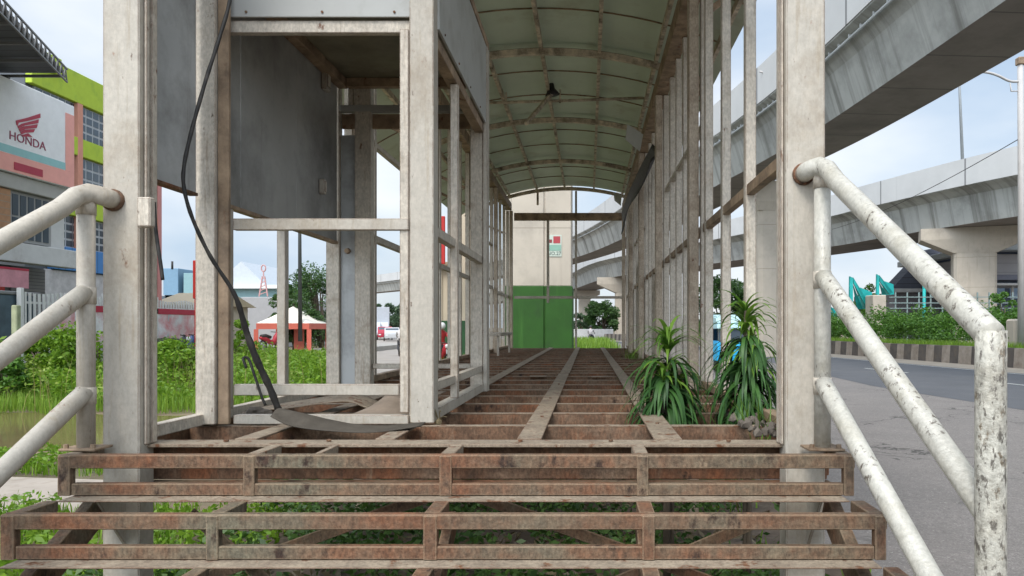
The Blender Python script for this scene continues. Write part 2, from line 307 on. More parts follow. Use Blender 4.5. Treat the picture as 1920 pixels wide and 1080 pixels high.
for k, (off, y0, y1) in enumerate(((-2.6, 5, 140), (-6.0, 20.5, 23.2), (-6.0, 27, 30), (-6.0, 34, 37.5), (-6.0, 13, 16.5))):
    pp = [p for p in KBc if y0 <= p.y <= y1]
    if len(pp) < 3:
        pp = [KBc[0].lerp(KBc[-1], 0)]*0
        a = min(KBc, key=lambda p: abs(p.y-y0)); b = KBc[min(KBc.index(a)+1, len(KBc)-1)]; t = (b-a).normalized(); pp = [a+t*(y0-a.y), a+t*(y1-a.y)]
    sheet('road_marking', [((a.x, a.y), (b.x, b.y)) for a, b in zip(offs(pp, off-.06), offs(pp, off+.06))], .012, m_line)
sheet('side_road', [((-9.0, 20), (-5.2, 20)), ((-12.2, 32), (-6.5, 30)), ((-28, 86), (-17, 86)), ((-60, 190), (-38, 190))], .004, mat('side_asphalt', (.30, .27, .24), .9, .12, .8, dirt=((.36, .31, .25), .5, .5)))
sheet('median', [((a.x, a.y), (b.x, b.y)) for a, b in zip(offs(KBc, .25), offs(KBc, 9))], .5, m_soil)
sheet('busway', [((a.x, a.y), (b.x, b.y)) for a, b in zip(offs(KBc, 9.3), offs(KBc, 26))], .006, m_asph)
def kerb():
    bm = bmesh.new(); L_ = 0; idx = 0; path = KBc; pts = [path[0]]
    acc = 0
    for a, b in zip(path, path[1:]):
        d = (b-a).length; n = max(1, round(d/.75)); 
        for k in range(1, n+1): pts.append(a.lerp(b, k/n))
    for i, (a, b) in enumerate(zip(pts, pts[1:])):
        t = (b-a).normalized(); nrm = Vector((t.y, -t.x, 0))
        q = [a+nrm*-.02+t*.008, b+nrm*-.02-t*.008, b+nrm*.3-t*.008, a+nrm*.3+t*.008]
        lo = [bm.verts.new((p.x, p.y, -.02)) for p in q]; hh = .78+random.uniform(-.015, .015)
        q2 = [a+nrm*.03+t*.008, b+nrm*.03-t*.008, b+nrm*.3-t*.008, a+nrm*.3+t*.008]
        hi = [bm.verts.new((p.x, p.y, hh)) for p in q2]
        fs = [bm.faces.new(hi)]+[bm.faces.new((lo[j], lo[(j+1) % 4], hi[(j+1) % 4], hi[j])) for j in range(4)]
        for f in fs: f.material_index = i % 2
    bmesh.ops.recalc_face_normals(bm, faces=bm.faces); tag(done(bm, 'kerb', [m_kw, m_kb]), kind='structure')
kerb()
# puddle with an uneven edge, and slab of old footpath on the left
def blob(name, cx, cy, rx, ry, z, m, n=48, jit=.18):
    bm = bmesh.new(); r = random.Random(3); vv = []
    for i in range(n):
        a = 2*math.pi*i/n; k = 1+jit*(math.sin(3*a+1)+.6*math.sin(7*a+2)+.4*math.sin(13*a))*.6; vv.append(bm.verts.new((cx+rx*k*math.cos(a), cy+ry*k*math.sin(a), z)))
    bm.faces.new(vv); return tag(done(bm, name, m), kind='structure')
m_mud = mat('mud', (.20, .15, .095), .8, .2, 1.5, dirt=((.12, .13, .05), .5, 2))
blob('muddy_ground', -9.5, 12.0, 6.5, 3.6, -.018, m_mud)
mw = mat('muddy_water', (.17, .125, .065), .08, .1, 1, bump=.04, bscale=6, spec=.5)
blob('water', -9.6, 11.7, 5.6, 2.4, -.008, mw)
sheet('path', [((-9.5, 7.0), (-9.5, 8.3)), ((-6.6, 6.7), (-6.6, 8.0)), ((-4.4, 6.3), (-4.4, 7.7))], .012, mat('path_slab', (.36, .31, .26), .9, .1, 2, dirt=((.2, .16, .12), .5, 3)))
bm = bmesh.new(); bm_box(bm, -17, -14.2, 14, 60, -.02, .32, .02); tag(done(bm, 'pavement', mat('pavement_slab', (.33, .31, .28), .9, .1, 1)), kind='structure')
# shaded, littered soil under the platform
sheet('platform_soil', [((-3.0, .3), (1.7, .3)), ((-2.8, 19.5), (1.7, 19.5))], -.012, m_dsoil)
m_blk = flat('rubble', (.12, .10, .08), .9, var=.3)

# ------------------------------------------------------------------ bus shelter (one steel structure)
sh = thing('bus_shelter', (-.5, 3.1, 0), 'long derelict steel bus shelter with arched roof, bare wall frames and open floor joists', 'bus shelter')
DZ = 1.093; CX = -.515; AZ = 5.12; RR = 5.3; ROWS = [3.2+3.1*k for k in range(6)]        # rows of columns
def az(x): return AZ-RR+math.sqrt(RR*RR-(x-CX)**2)
# columns
for i, y in enumerate(ROWS):
    for s, (x0, x1) in enumerate(((-2.07, -1.912), (.842, 1.01))):
        top = 4.525 if i else az((x0+x1)/2)-.05
        m = m_post if i == 0 else m_col
        if i: x0, x1 = ((-1.975, -1.895) if s == 0 else (.845, .93)); sx0, sx1 = ((-2.06, -1.99) if s == 0 else (.95, 1.02)); box('wall_stud', m_frame, sh, sx0, sx1, y+.0, y+.06, DZ+.004, 4.525, .003)
        box('column', m, sh, x0, x1, y-.02, y+.09, 0, top, .006)
        if i: box('column_stub', m_rib, sh, x0+.04, x1-.04, y+.0, y+.07, 4.703, az((x0+x1)/2)-.08, .003)
        if i == 0:
            fx0, fx1 = (-1.909, -1.897) if s == 0 else (.828, .839)
            for ya_, yb_ in ((y+.008, y+.032), (y+.048, y+.088)): box('corner_flange', m_frame, sh, fx0, fx1, ya_, yb_, DZ+.004, top, .002)
# end frame extra columns
# walls: studs, rails
def wall(side):
    xo, xi = (1.02, .955) if side > 0 else (-2.06, -1.995)
    for b in range(5):
        y0, y1 = ROWS[b]+.092, ROWS[b+1]-.022
        if side < 0 and b == 0: continue
        n = {0: [4.56, 5.36, 6.12]}.get(b, [y0+.62, y0+1.45, y0+2.25])
        if side > 0 and b >= 1: n = [y0+.55, y0+1.15, y0+1.75, y0+2.35]
        for k, y in enumerate(n):
            if side < 0 and b == 1 and k == 1: continue
            box('wall_stud', m_frame, sh, xo, xi, y-.025, y+.035, DZ+.06, 4.525, .003)
        hz = 2.44 if b < 4 else 2.38
        sh_x = (min(xo, xi)+.008, max(xo, xi)-.008)
        box('wall_rail', m_framed if side > 0 else m_frame, sh, *sh_x, y0, y1, hz-.035, hz+.03, .003)
        box('wall_sill', m_framed, sh, sh_x[0]-.012, sh_x[1]+.012, y0, y1, DZ+.003, DZ+.058, .003)
        if b in (1, 3): box('wall_rail', m_frame, sh, *sh_x, y0, y1, 3.3, 3.35, .003)
    # eaves beam with rusted underside
    x0, x1 = (.845, 1.005) if side > 0 else (-2.065, -1.915)
    for b in range(5):
        box('eaves_beam', m_framed, sh, x0, x1, ROWS[b]-(.0 if b else -.1), ROWS[b+1]-.002, 4.53, 4.70, .004)
wall(1); wall(-1)
# infill strips left in the right wall, far bays
for (y, w, z0, z1) in ((12.9, .42, DZ+.06, 2.40), (13.55, .3, DZ+.06, 3.28), (14.6, .5, DZ+.06, 2.9), (16.4, .6, DZ+.06, 2.34), (17.6, .55, DZ+.06, 3.1), (11.2, .36, DZ+.06, 2.40)):
    box('wall_panel', m_post, sh, 1.024, 1.036, y-w, y+w, z0, z1, .002)
# upper sheet panel along the left wall from the first column to the booth back
for (a, b) in ((3.30, 3.80), (3.86, 4.283), (4.292, 5.10), (5.106, 5.93)):
    o = box('wall_panel', m_panel if a < 3.85 else m_dpanel, sh, -2.012, -1.996, a, b, 2.285, 4.52, .002)
box('wall_rail', m_rust, sh, -2.03, -1.985, 3.30, 3.80, 2.268, 2.284, .002)
box('wall_rail', m_framed, sh, -2.03, -1.985, 3.92, 5.93, 2.262, 2.284, .002)
for y in (4.15, 4.92): box('wall_stud', m_post, sh, -2.04, -1.985, y-.03, y+.03, DZ+.06, 2.26, .003)
box('wall_sill', m_frame, sh, -2.04, -1.98, 3.36, 5.93, DZ+.003, DZ+.06, .003)
# roof: ribs every bay, purlins, curved sheets
def arc_bar(name, y0, y1, x0, x1, dz0, dz1, m, n=22):
    bm = bmesh.new(); prev = None
    for i in range(n+1):
        x = x0+(x1-x0)*i/n; z = az(x)
        c = [bm.verts.new((x, yy, z+dz)) for yy, dz in ((y0, dz0), (y1, dz0), (y1, dz1), (y0, dz1))]
        if prev:
            for j in range(4): bm.faces.new((prev[j], prev[(j+1) % 4], c[(j+1) % 4], c[j]))
        else: bm.faces.new(c)
        prev = c
    bm.faces.new(prev[::-1]); bmesh.ops.recalc_face_normals(bm, faces=bm.faces); return done(bm, name, m, sh)
XL, XR = -3.3, 1.62
for y in ROWS:
    arc_bar('roof_rib', y-.035, y+.035, -2.5, 1.5, -.085, -.012, m_rib); arc_bar('rib_flange', y-.012, y+.075, -2.5, 1.5, -.011, .0, m_black)
for b in range(5):
    arc_bar('roof_seam', ROWS[b]+1.02, ROWS[b]+1.034, XL+.05, XR-.05, .058, .072, m_framed)
    arc_bar('roof_seam', ROWS[b]+2.08, ROWS[b]+2.094, XL+.05, XR-.05, .058, .072, m_framed)
for x in (-2.62, -1.97, -1.28, -.59, .14, .845, 1.45):
    for b in range(5): box('purlin', m_rib, sh, x-.022, x+.022, ROWS[b]+.078, ROWS[b+1]-.042, az(x)-.045, az(x)+.035, .002)
for b in range(5):
    for (a, c) in ((0, 1.03), (1.035, 2.09), (2.095, 3.095)):
        arc_bar('roof_sheet', ROWS[b]+a-(.35 if (b == 0 and a == 0) else 0), ROWS[b]+c+(.25 if (b == 4 and a > 2) else 0), XL, XR, .074, .094, m_roof)
for y in ROWS:                                           # brackets carrying the overhangs
    bar('roof_bracket', m_framed, sh, (1.03, y+.065, 4.3), (1.56, y+.065, az(1.56)-.02), .04, .05)
    bar('roof_bracket', m_framed, sh, (-2.08, y+.065, 3.95), (-3.1, y+.065, az(-3.1)-.03), .04, .05)
# tie rod, drooping stubs and the remains of a lamp bracket under the roof
tube('tie_rod', m_rib, sh, [(-1.9, 11.1, PZ(194, 11.1)), (-.4, 11.1, PZ(189, 11.1)), (.95, 11.1, PZ(183, 11.1))], .022, 8)
for x in (-1.22, -.42): box('tie_hanger', m_rib, sh, x-.012, x+.012, 11.085, 11.115, PZ(193, 11.1), az(x)+.02, .002)
bar('loose_brace', m_rib, sh, P(986, 232, 10.4), P(1034, 176, 11.0), .05, .05)
# end frame
E = 18.7
box('end_beam', m_framed, sh, -1.86, .84, E-.0, E+.1, PZ(413, E), PZ(399, E), .004)
box('end_rail', m_frame, sh, -1.86, .84, E+.02, E+.06, PZ(560, E), PZ(555, E), .002)
box('end_post', m_frame, sh, PX(1025, E), PX(1030, E), E-.03, E+.01, PZ(568, E), PZ(413, E)-.003, .003)
box('end_post', m_frame, sh, PX(1078, E), PX(1082, E), E-.03, E+.01, DZ+.01, PZ(413, E)-.003, .003)
box('end_post', m_frame, sh, PX(1078, E), PX(1082, E), E+.03, E+.06, PZ(399, E)+.003, az(-.3)-.09, .003)
box('end_post', m_rib, sh, PX(1006, E), PX(1010, E), E+.03, E+.06, PZ(384, E), az(-1.2)-.09, .003)
# deck: edge beams, joists, loose plates
box('edge_beam', m_deck, sh, -2.12, 1.07, 3.235, 3.375, DZ-.014, DZ, .003)
box('edge_beam_web', m_rust, sh, -2.12, 1.07, 3.345, 3.365, .92, DZ-.016, .003)
box('edge_beam_flange', m_step, sh, -2.12, 1.07, 3.25, 3.343, .905, .919, .002)
for (x0, x1) in ((-2.165, -2.075), (1.025, 1.09)):
    box('edge_beam', m_rust, sh, x0, x1, 3.378, 18.9, .93, DZ-.004, .004)
y = 3.44+.45; k = 0; JY = []
while y < 18.8: JY.append(y); y += .56
for y in JY:
    box('floor_joist', m_rust, sh, -2.073, 1.023, y-.012, y+.012, .955, DZ-.012, .002)
    # top flange, dusty
    box('joist_flange', m_deck, sh, -2.073, 1.023, y-.012, y+.05, DZ-.011, DZ-.005, .002)
for (x0, x1, ya, yb) in ((-.324, -.212, 3.377, 8.2), (-.315, -.205, 8.26, 18.8), (.297, .425, 3.377, 5.1), (.30, .41, 5.18, 18.7), (-.965, -.875, 3.377, 3.86), (-.98, -.87, 6.05, 18.7), (-1.60, -1.50, 3.377, 5.8), (-1.2, -1.12, 4.0, 5.9)):
    box('floor_plate', m_deck, sh, x0, x1, ya, yb, DZ-.004, DZ+.004, .002)
for (x, y) in ((-.52, 7.75), (.12, 7.7), (-1.45, 9.2)): box('floor_cleat', m_deck, sh, x-.09, x+.09, y-.07, y+.07, DZ-.003, DZ+.003, .001)
# legs under the deck and diagonal bracing
for y in (9.4, 15.6):
    for x in (-.9, .2): box('deck_leg', m_post, sh, x-.06, x+.06, y-.06, y+.06, 0, .95, .005)
for (a, b) in (((-.64, 3.42, .86), (-1.9, 3.42, .40)), ((-.64, 3.47, .86), (.84, 3.47, .32)), ((.84, 3.42, .74), (.05, 3.42, .40)), ((-1.85, 3.47, .74), (-1.3, 3.47, .25))):
    bar('deck_brace', m_step, sh, a, b, .012, .055)

# ------------------------------------------------------------------ ticket booth
bt = thing('ticket_booth', (-1.4, 4.9, DZ), 'gutted ticket booth of bare white frames with grey sheet fascia and dark ceiling', 'ticket booth')
YF, YB = 3.90, 5.95; ZT = 3.80
box('corner_post', m_frame, bt, -2.022, -1.92, YF-.06, YF-.0, DZ+.006, ZT, .004)
box('stud', m_framed, bt, -1.916, -1.86, YF-.04, YF-.014, DZ+.006, ZT, .003)
box('corner_post', m_post, bt, -.935, -.808, YF-.0, YF+.12, DZ+.006, ZT+.5, .005)
box('stud', m_frame, bt, -.985, -.939, YF+.0, YF+.05, DZ+.062, 3.16, .003)
box('corner_post', m_frame, bt, -.925, -.826, YB-.1, YB, DZ+.006, ZT, .004)
box('corner_strip', m_post, bt, -.822, -.79, YB-.12, YB+.01, DZ+.006, ZT, .002)
box('corner_post', m_frame, bt, -2.09, -1.985, YB, YB+.08, DZ+.006, ZT-.2, .004)
box('corner_post', m_frame, bt, -1.862, -1.735, YB, YB+.1, DZ+.006, ZT-.2, .004)
dp = box('door_panel', m_panel, bt, -1.981, -1.866, YB+.03, YB+.05, DZ+.01, 3.14, .002)
bm = bmesh.new(); bmesh.ops.create_cone(bm, cap_ends=True, segments=16, radius1=.024, radius2=.018, depth=.035, matrix=Matrix.Translation((-1.925, YB+.012, PZ(470, YB))) @ Matrix.Rotation(R(90), 4, 'X')); done(bm, 'lock', m_framed, dp)
xa, xb = -1.851, -.988
box('rail', m_frame, bt, -1.985, xb+.045, YF+.052, YF+.095, 3.16, 3.225, .003)
box('rail', m_post, bt, xa, -.937, YF-.012, YF+.03, 2.108, 2.168, .003)
box('rail', m_post, bt, xa, xb, YF-.006, YF+.04, 1.245, 1.303, .003)
box('rail', m_post, bt, xa, -.937, YF-.01, YF+.05, DZ+.002, DZ+.05, .003)
box('fascia_panel', m_lpanel, bt, -1.915, -.937, YF+.03, YF+.045, 3.235, ZT+.5, .002)
# side facing the aisle
ya, yb = YF+.122, YB-.102
box('rail', m_frame, bt, -.88, -.83, ya, yb, 2.10, 2.155, .003)
box('rail', m_frame, bt, -.88, -.83, ya, yb, 1.25, 1.30, .003)
box('rail', m_post, bt, -.89, -.82, ya, yb, DZ+.006, DZ+.065, .003)
box('stud', m_frame, bt, -.862, -.814, 4.66, 4.71, DZ+.066, 3.12, .003)
box('rail', m_framed, bt, -.89, -.82, ya, yb, 3.125, 3.19, .003)
box('fascia_panel', m_lpanel, bt, -.812, -.797, YF+.10, YB-.122, 3.197, ZT, .002)
box('top_trim', m_framed, bt, -.87, -.79, YF+.13, YB, ZT+.004, ZT+.06, .003)
# back wall headers and transom
box('header', m_framed, bt, -1.98, -.93, YB+.012, YB+.07, PZ(150, YB), PZ(140, YB), .003)
box('header', m_dpanel, bt, -1.981, -.93, YB-.006, YB+.06, PZ(209, YB), PZ(197, YB), .003)
box('header', m_framed, bt, -1.981, -.93, YB+.052, YB+.075, PZ(238, YB), PZ(210, YB), .003)
box('stud', m_frame, bt, -1.92, -1.88, YB+.02, YB+.06, PZ(197, YB), PZ(152, YB), .002)
box('rail', m_frame, bt, -1.73, -.93, YB+.03, YB+.06, 1.27, 1.31, .003)
# ceiling sheet and the beam along its wall side
box('ceiling_panel', mat('booth_ceiling', (.26, .235, .16), .5, .25, 1.1, dirt=((.05, .045, .035), .7, 1.2), bump=.02), bt, -1.99, -.90, YF+.1, YB, 3.575, 3.59, .002)
box('ceiling_beam', m_framed, bt, -1.99, -1.915, YF+.06, YB-.002, 3.50, 3.572, .003)
box('ceiling_beam', m_framed, bt, -1.91, -.90, YB-.06, YB-.004, 3.50, 3.572, .003)
for (px, py, Y, w, h) in ((588, 150, 5.62, .10, .16), (583, 350, 5.55, .05, .11)):
    z = PZ(py, Y); b_ = box('wall_box', m_post, bt, -1.993, -1.955, Y-w/2, Y+w/2, z-h/2, z+h/2, .004); box('cover', m_frame, b_, -1.954, -1.948, Y-w*.3, Y+w*.3, z-h*.35, z+h*.35, .001)

# ------------------------------------------------------------------ steel steps
stp = thing('steel_steps', (-.5, 2.2, 0), 'open steel step frames without treads in front of the platform', 'steps')
TR = [(2.97, 3.232, DZ), (2.68, 2.968, .928), (2.39, 2.678, .763), (2.10, 2.388, .598), (1.81, 2.098, .433), (1.52, 1.808, .268)]
SX = [(-2.112, -2.06), (-1.376, -1.326), (-.598, -.540), (.186, .243)]
for i, (yf, yb, z) in enumerate(TR):
    xr = 1.062+.012*i; xl = -2.112
    box('tread_front', m_step, stp, xl, xr, yf, yf+.038, z-.055, z, .004)
    if i: box('tread_back', m_deck, stp, xl+.055, xr-.06, yb-.075, yb+.03, z-.006, z, .002)
    if i < 5: box('riser_foot', m_step, stp, xl+.053, xr-.045, yf+.002, yf+.036, z-.165+.003, z-.165+.05, .003)
    for k, (a, b) in enumerate(SX+[(xr-.055, xr)]):
        w = .012 if k in (1,) and i == 0 else 0
        yb2 = yb-(.064 if i else .0)
        box('tread_bearer', m_deck if i == 0 else m_step, stp, a, b, yf+.04, yb2, z-.045, z-.001, .003)
        if i < 5: box('riser_post', m_step, stp, a+.002*(k+1), b-.001*(k+1), yf-.004, yf+.034, z-.163, z-.003, .003)
box('tread_bearer', m_deck, stp, -1.105, -1.08, 3.01, 3.232, DZ-.04, DZ-.001, .002)
for x in (-2.03, 1.0):
    bar('stringer', m_step, stp, (x, 3.1, .86), (x, 1.5, -.02), .05, .12)
for x in (-.57, .215): bar('stringer', m_step, stp, (x, 3.12, .80), (x, 1.55, -.04), .04, .09)
for (x, y, z) in [(x_, YF+.028, z_) for x_ in (-1.8, -1.4, -1.02) for z_ in (3.26,)]: tube('rivet', m_rust, bt, [(x, y+.003, z), (x, y-.004, z)], .007, 6, False)
for y in (4.15, 4.6, 5.05, 5.5): tube('rivet', m_rust, bt, [(-.798, y, 3.225), (-.792, y, 3.225)], .007, 6, False)
for (x, y) in ((-1.6, 3.3), (-1.15, 3.31), (-.3, 3.3), (.1, 3.31), (.62, 3.3), (-.26, 4.2), (-.27, 5.3), (-.26, 6.6), (.36, 3.9), (.36, 4.7)): tube('bolt', m_rust, sh, [(x, y, DZ+.003), (x, y, DZ+.011)], .011, 6, False)
# gusset brackets at both ends of the step frames
for x in (-1.98, .93): prism('gusset', m_post, stp, [(x, 3.0, .90), (x, 3.22, .90), (x, 3.22, .62)], (.012, 0, 0))

# ------------------------------------------------------------------ tubular handrails
def handrail(x0, x1, xs, zt, zm, zl, label, mm, me):
    hr = thing('handrail', (x0, 3.1, DZ), label, 'handrail')
    Y0, Y1 = 3.1, 1.93; dr = .585*(Y0-Y1)
    e = Vector((x0, Y0, zt)); f = Vector((x1, Y1, zt-dr))
    tube('top_rail', mm, hr, [(xs, Y0+.085, zt-.014), (xs, Y0+.035, zt-.010), (xs+(x0-xs)*.3, Y0+.008, zt-.004), (xs+(x0-xs)*.75, Y0-.004, zt), (x0, Y0-.06, zt-.02)]+[e.lerp(f, t) for t in (.12, .5, .97)]+[f], .0375, 20)
    tube('end_post', me, hr, [f+Vector((0, -.002, .012)), (x1, Y1, zt-dr-.1), (x1, Y1, .9), (x1, Y1, 0)], .0378, 20)
    tube('short_post', mm, hr, [(x0, Y0, DZ+.012), (x0, Y0, zt-.03)], .034, 20)
    for z in (zm, zl): tube('lower_rail', mm, hr, [(x0, Y0-.01, z+.01), (x0+(x1-x0)*.05, Y0-.08, z-.03), (x1, Y1+.01, z-dr)], .036, 20)
    tube('rail_flange', m_rust, hr, [(xs, Y0+.079, zt-.014), (xs, Y0+.066, zt-.013)], .047, 18)
    for z in (zt-.05, zm, zl): tube('weld_collar', m_frame, hr, [(x0, Y0, z+.032), (x0, Y0, z-.038)], .0372, 18)
    pl = box('base_plate', m_framed, hr, x0-.075, x0+.075, Y0-.06, Y0+.06, DZ+.002, DZ+.012, .002)
    for sx in (-.055, .055): tube('bolt', m_framed, pl, [(x0+sx, Y0-.04, DZ+.012), (x0+sx, Y0-.04, DZ+.028)], .01, 6, False)
    box('base_plate', m_framed, hr, x1-.08, x1+.08, Y1-.08, Y1+.08, .002, .014, .002)
handrail(.972, 1.04, .915, 2.265, 1.80, 1.36, 'white tubular stair handrail with badly flaked end post, beside the road', m_tube, m_chip)
handrail(-2.085, -2.14, -2.02, 2.155, 1.735, 1.32, 'white tubular stair handrail on the weedy side, left of the steps', m_post, m_post)

# ------------------------------------------------------------------ cable and loose sheet metal, dangling pieces
cb = [(436, -60, 3.66), (430, 5, 3.62), (410, 75, 3.58), (386, 150, 3.54), (362, 235, 3.50), (346, 305, 3.48), (345, 352, 3.48), (361, 410, 3.50), (394, 480, 3.55), (430, 535, 3.60), (447, 570, 3.63), (462, 622, 3.68), (481, 674, 3.72), (505, 725, 3.77), (522, 768, 3.80)]
pts = catmull([P(*c) for c in cb], 5); nn = len(pts)
rad = [.009 if i < nn*.62 else .009+.008*min(1, (i-nn*.62)/(nn*.2)) for i in range(nn)]
rad = [r*(1+.1*math.sin(i*1.9)) for i, r in enumerate(rad)]
tag(tube('hanging_cable', m_black, None, pts, rad, 10), 'thick black cable hanging in a long curve down the front of the ticket booth', 'cable')
pts = catmull([P(*c) for c in ((462, 690, 3.85), (456, 672, 3.86), (466, 673, 3.87), (476, 700, 3.86), (490, 742, 3.86), (498, 760, 3.86))], 5)
tag(tube('frayed_wire', m_black, None, pts, .007, 8), 'short bent black wire beside the foot of the thick cable', 'wire')
pts = catmull([P(*c) for c in ((289, 380, 3.27), (291, 420, 3.24), (296, 460, 3.2), (302, 500, 3.2), (305, 525, 3.2))], 5)
tag(tube('cut_cable', m_black, None, pts, .008, 8), 'short cut cable dangling behind the left front column', 'cable')
bm = bmesh.new(); bm_box(bm, PX(266, 3.17), PX(292, 3.17), 3.13, 3.17, PZ(428, 3.17), PZ(372, 3.17), .006); tag(done(bm, 'junction_box', m_frame), 'small dented junction box fixed low on the left front column', 'junction box')
def warped(name, gridpts, m, thick, label, cat):
    """bent plate from a grid of control points"""
    nu = len(gridpts); rows = [catmull(r, 6) for r in gridpts]; cols = list(zip(*rows)); cols = [catmull(list(c), 6) for c in cols]
    bm = bmesh.new(); vv = [[bm.verts.new(p) for p in c] for c in cols]
    for a, b in zip(vv, vv[1:]):
        for j in range(len(a)-1): bm.faces.new((a[j], a[j+1], b[j+1], b[j]))
    bmesh.ops.recalc_face_normals(bm, faces=bm.faces)
    r = bmesh.ops.solidify(bm, geom=bm.faces[:], thickness=thick)
    o = done(bm, name, m, None, True); return tag(o, label, cat)
m_sheet = mat('bent_sheet', (.085, .074, .06), .95, .2, 5, dirt=((.06, .052, .042), .6, 8), rust=((.12, .10, .075), .3, 14), spec=.1, bump=.3)
warped('bent_metal_sheet', [[P(507, 780, 3.60), P(545, 798, 3.58), P(610, 807, 3.56), P(700, 810, 3.58), P(790, 798, 3.66)],
                            [P(522, 765, 3.72), P(562, 774, 3.70), P(625, 789, 3.68), P(705, 803, 3.69), P(795, 794, 3.74)],
                            [P(545, 772, 3.84), P(590, 784, 3.84), P(640, 792, 3.82), P(715, 797, 3.80), P(798, 791, 3.80)]], m_sheet, .004, 'curled grey metal sheet lying in front of the booth frame', 'metal sheet')
warped('folded_floor_sheet', [[(-1.32, 4.05, 1.115), (-1.12, 4.02, 1.118), (-.98, 4.05, 1.115)],
                              [(-1.27, 4.35, 1.14), (-1.16, 4.40, 1.20), (-1.0, 4.35, 1.13)],
                              [(-1.36, 4.75, 1.112), (-1.24, 4.82, 1.19), (-1.02, 4.8, 1.112)]], mat('brown_sheet', (.24, .19, .145), .8, .2, 5, dirt=((.15, .115, .085), .6, 8), bump=.3), .004, 'brown metal sheet folded to a peak on the booth floor', 'metal sheet')
warped('buckled_strip', [[(-1.99, 4.3, 1.12), (-1.75, 4.35, 1.13), (-1.45, 4.4, 1.165), (-1.3, 4.4, 1.125)],
                         [(-1.99, 4.6, 1.115), (-1.72, 4.62, 1.16), (-1.45, 4.66, 1.185), (-1.28, 4.7, 1.12)]], m_deck, .004, 'buckled dusty strip lying across the joists at the booth left side', 'metal strip')
# rubble lumps
def lump(loc, r, m, name, label, cat, group=None, seed=0):
    bm = bmesh.new(); bmesh.ops.create_icosphere(bm, subdivisions=2, radius=r); rr = random.Random(seed)
    for v in bm.verts: v.co *= 1+rr.uniform(-.28, .2); v.co.z *= .6
    bm.transform(Matrix.Translation(loc)); return tag(done(bm, name, m), label, cat, group)
for i, (px, py, Y, r) in enumerate(((478, 772, 4.15, .05), (497, 776, 4.1, .04), (462, 778, 4.2, .035))):
    lump(P(px, py, Y)+Vector((0, 0, 0)), r, m_blk, 'rubble_lump', ['largest rubble lump inside the booth by the cable foot', 'rubble lump right of the biggest one at the cable foot', 'smallest rubble lump at the left of the cable foot'][i], 'rubble', 'rubble lumps in the booth', i)
bm = bmesh.new()
for i in range(40):
    rr = random.Random(i+40); p = Vector((rr.uniform(.78, 1.0), 3.42+i*.025, DZ+.012)); g = bmesh.ops.create_icosphere(bm, subdivisions=1, radius=rr.uniform(.01, .03), matrix=Matrix.Translation(p))
    for v in g['verts']: v.co += Vector((rr.uniform(-.008, .008), rr.uniform(-.008, .008), rr.uniform(-.008, .008)))
tag(done(bm, 'dirt_heap', m_blk), 'crumbly grey dirt heap beside the right front column', 'dirt', kind='stuff')
# dangling lamp board and torn sheeting under the right eaves
a = P(1176, 232, 9.9); q = [P(1176, 232, 9.9), P(1206, 252, 9.8), P(1200, 284, 9.8), P(1173, 262, 9.9)]
tag(prism('dangling_board', m_lpanel, None, q, (.0, .03, .006)), 'pale square board dangling under the right roof edge', 'board')
warped('torn_dark_sheeting', [[P(1224, 270, 9.6), P(1203, 310, 10.8), P(1180, 360, 13), P(1166, 400, 15.5)],
                              [P(1232, 276, 9.5)+Vector((.02, 0, -.05)), P(1212, 330, 10.8), P(1182, 380, 13), P(1170, 428, 15.5)],
                              [P(1220, 300, 9.7), P(1203, 352, 11), P(1176, 396, 13.2), P(1165, 440, 15.6)]], m_black, .01, 'torn black sheeting sagging along the right eaves', 'torn sheeting')
q = [P(1150, 360, 16.2), P(1166, 366, 16.0), P(1164, 386, 16.0), P(1152, 376, 16.2)]
tag(prism('loose_end_board', m_lpanel, None, q, (0, .03, .006)), 'small pale board hanging at the far right corner of the roof', 'board')
bm = bmesh.new(); bm_tube(bm, [P(1034, 150, 11.0), P(1034, 166, 11), P(1036, 178, 11)], [.02, .05, .11], 12); tag(done(bm, 'lamp_remains', m_black, None, True), 'dark remains of a ceiling lamp under the roof ribs', 'lamp')
# bench-like barrier in the far left of the platform
tb = thing('waiting_bench', (-1.55, 13.6, DZ), 'small grey waiting bench against the far left wall', 'bench')
box('seat', m_frame, tb, -1.86, -1.55, 13.2, 15.2, PZ(630, 13.4), PZ(624, 13.4), .004)
for x, y in ((-1.83, 13.25), (-1.6, 13.25), (-1.83, 15.1), (-1.6, 15.1)): box('leg', m_frame, tb, x-.02, x+.02, y-.02, y+.02, DZ, PZ(630, 13.4)-.002, .003)

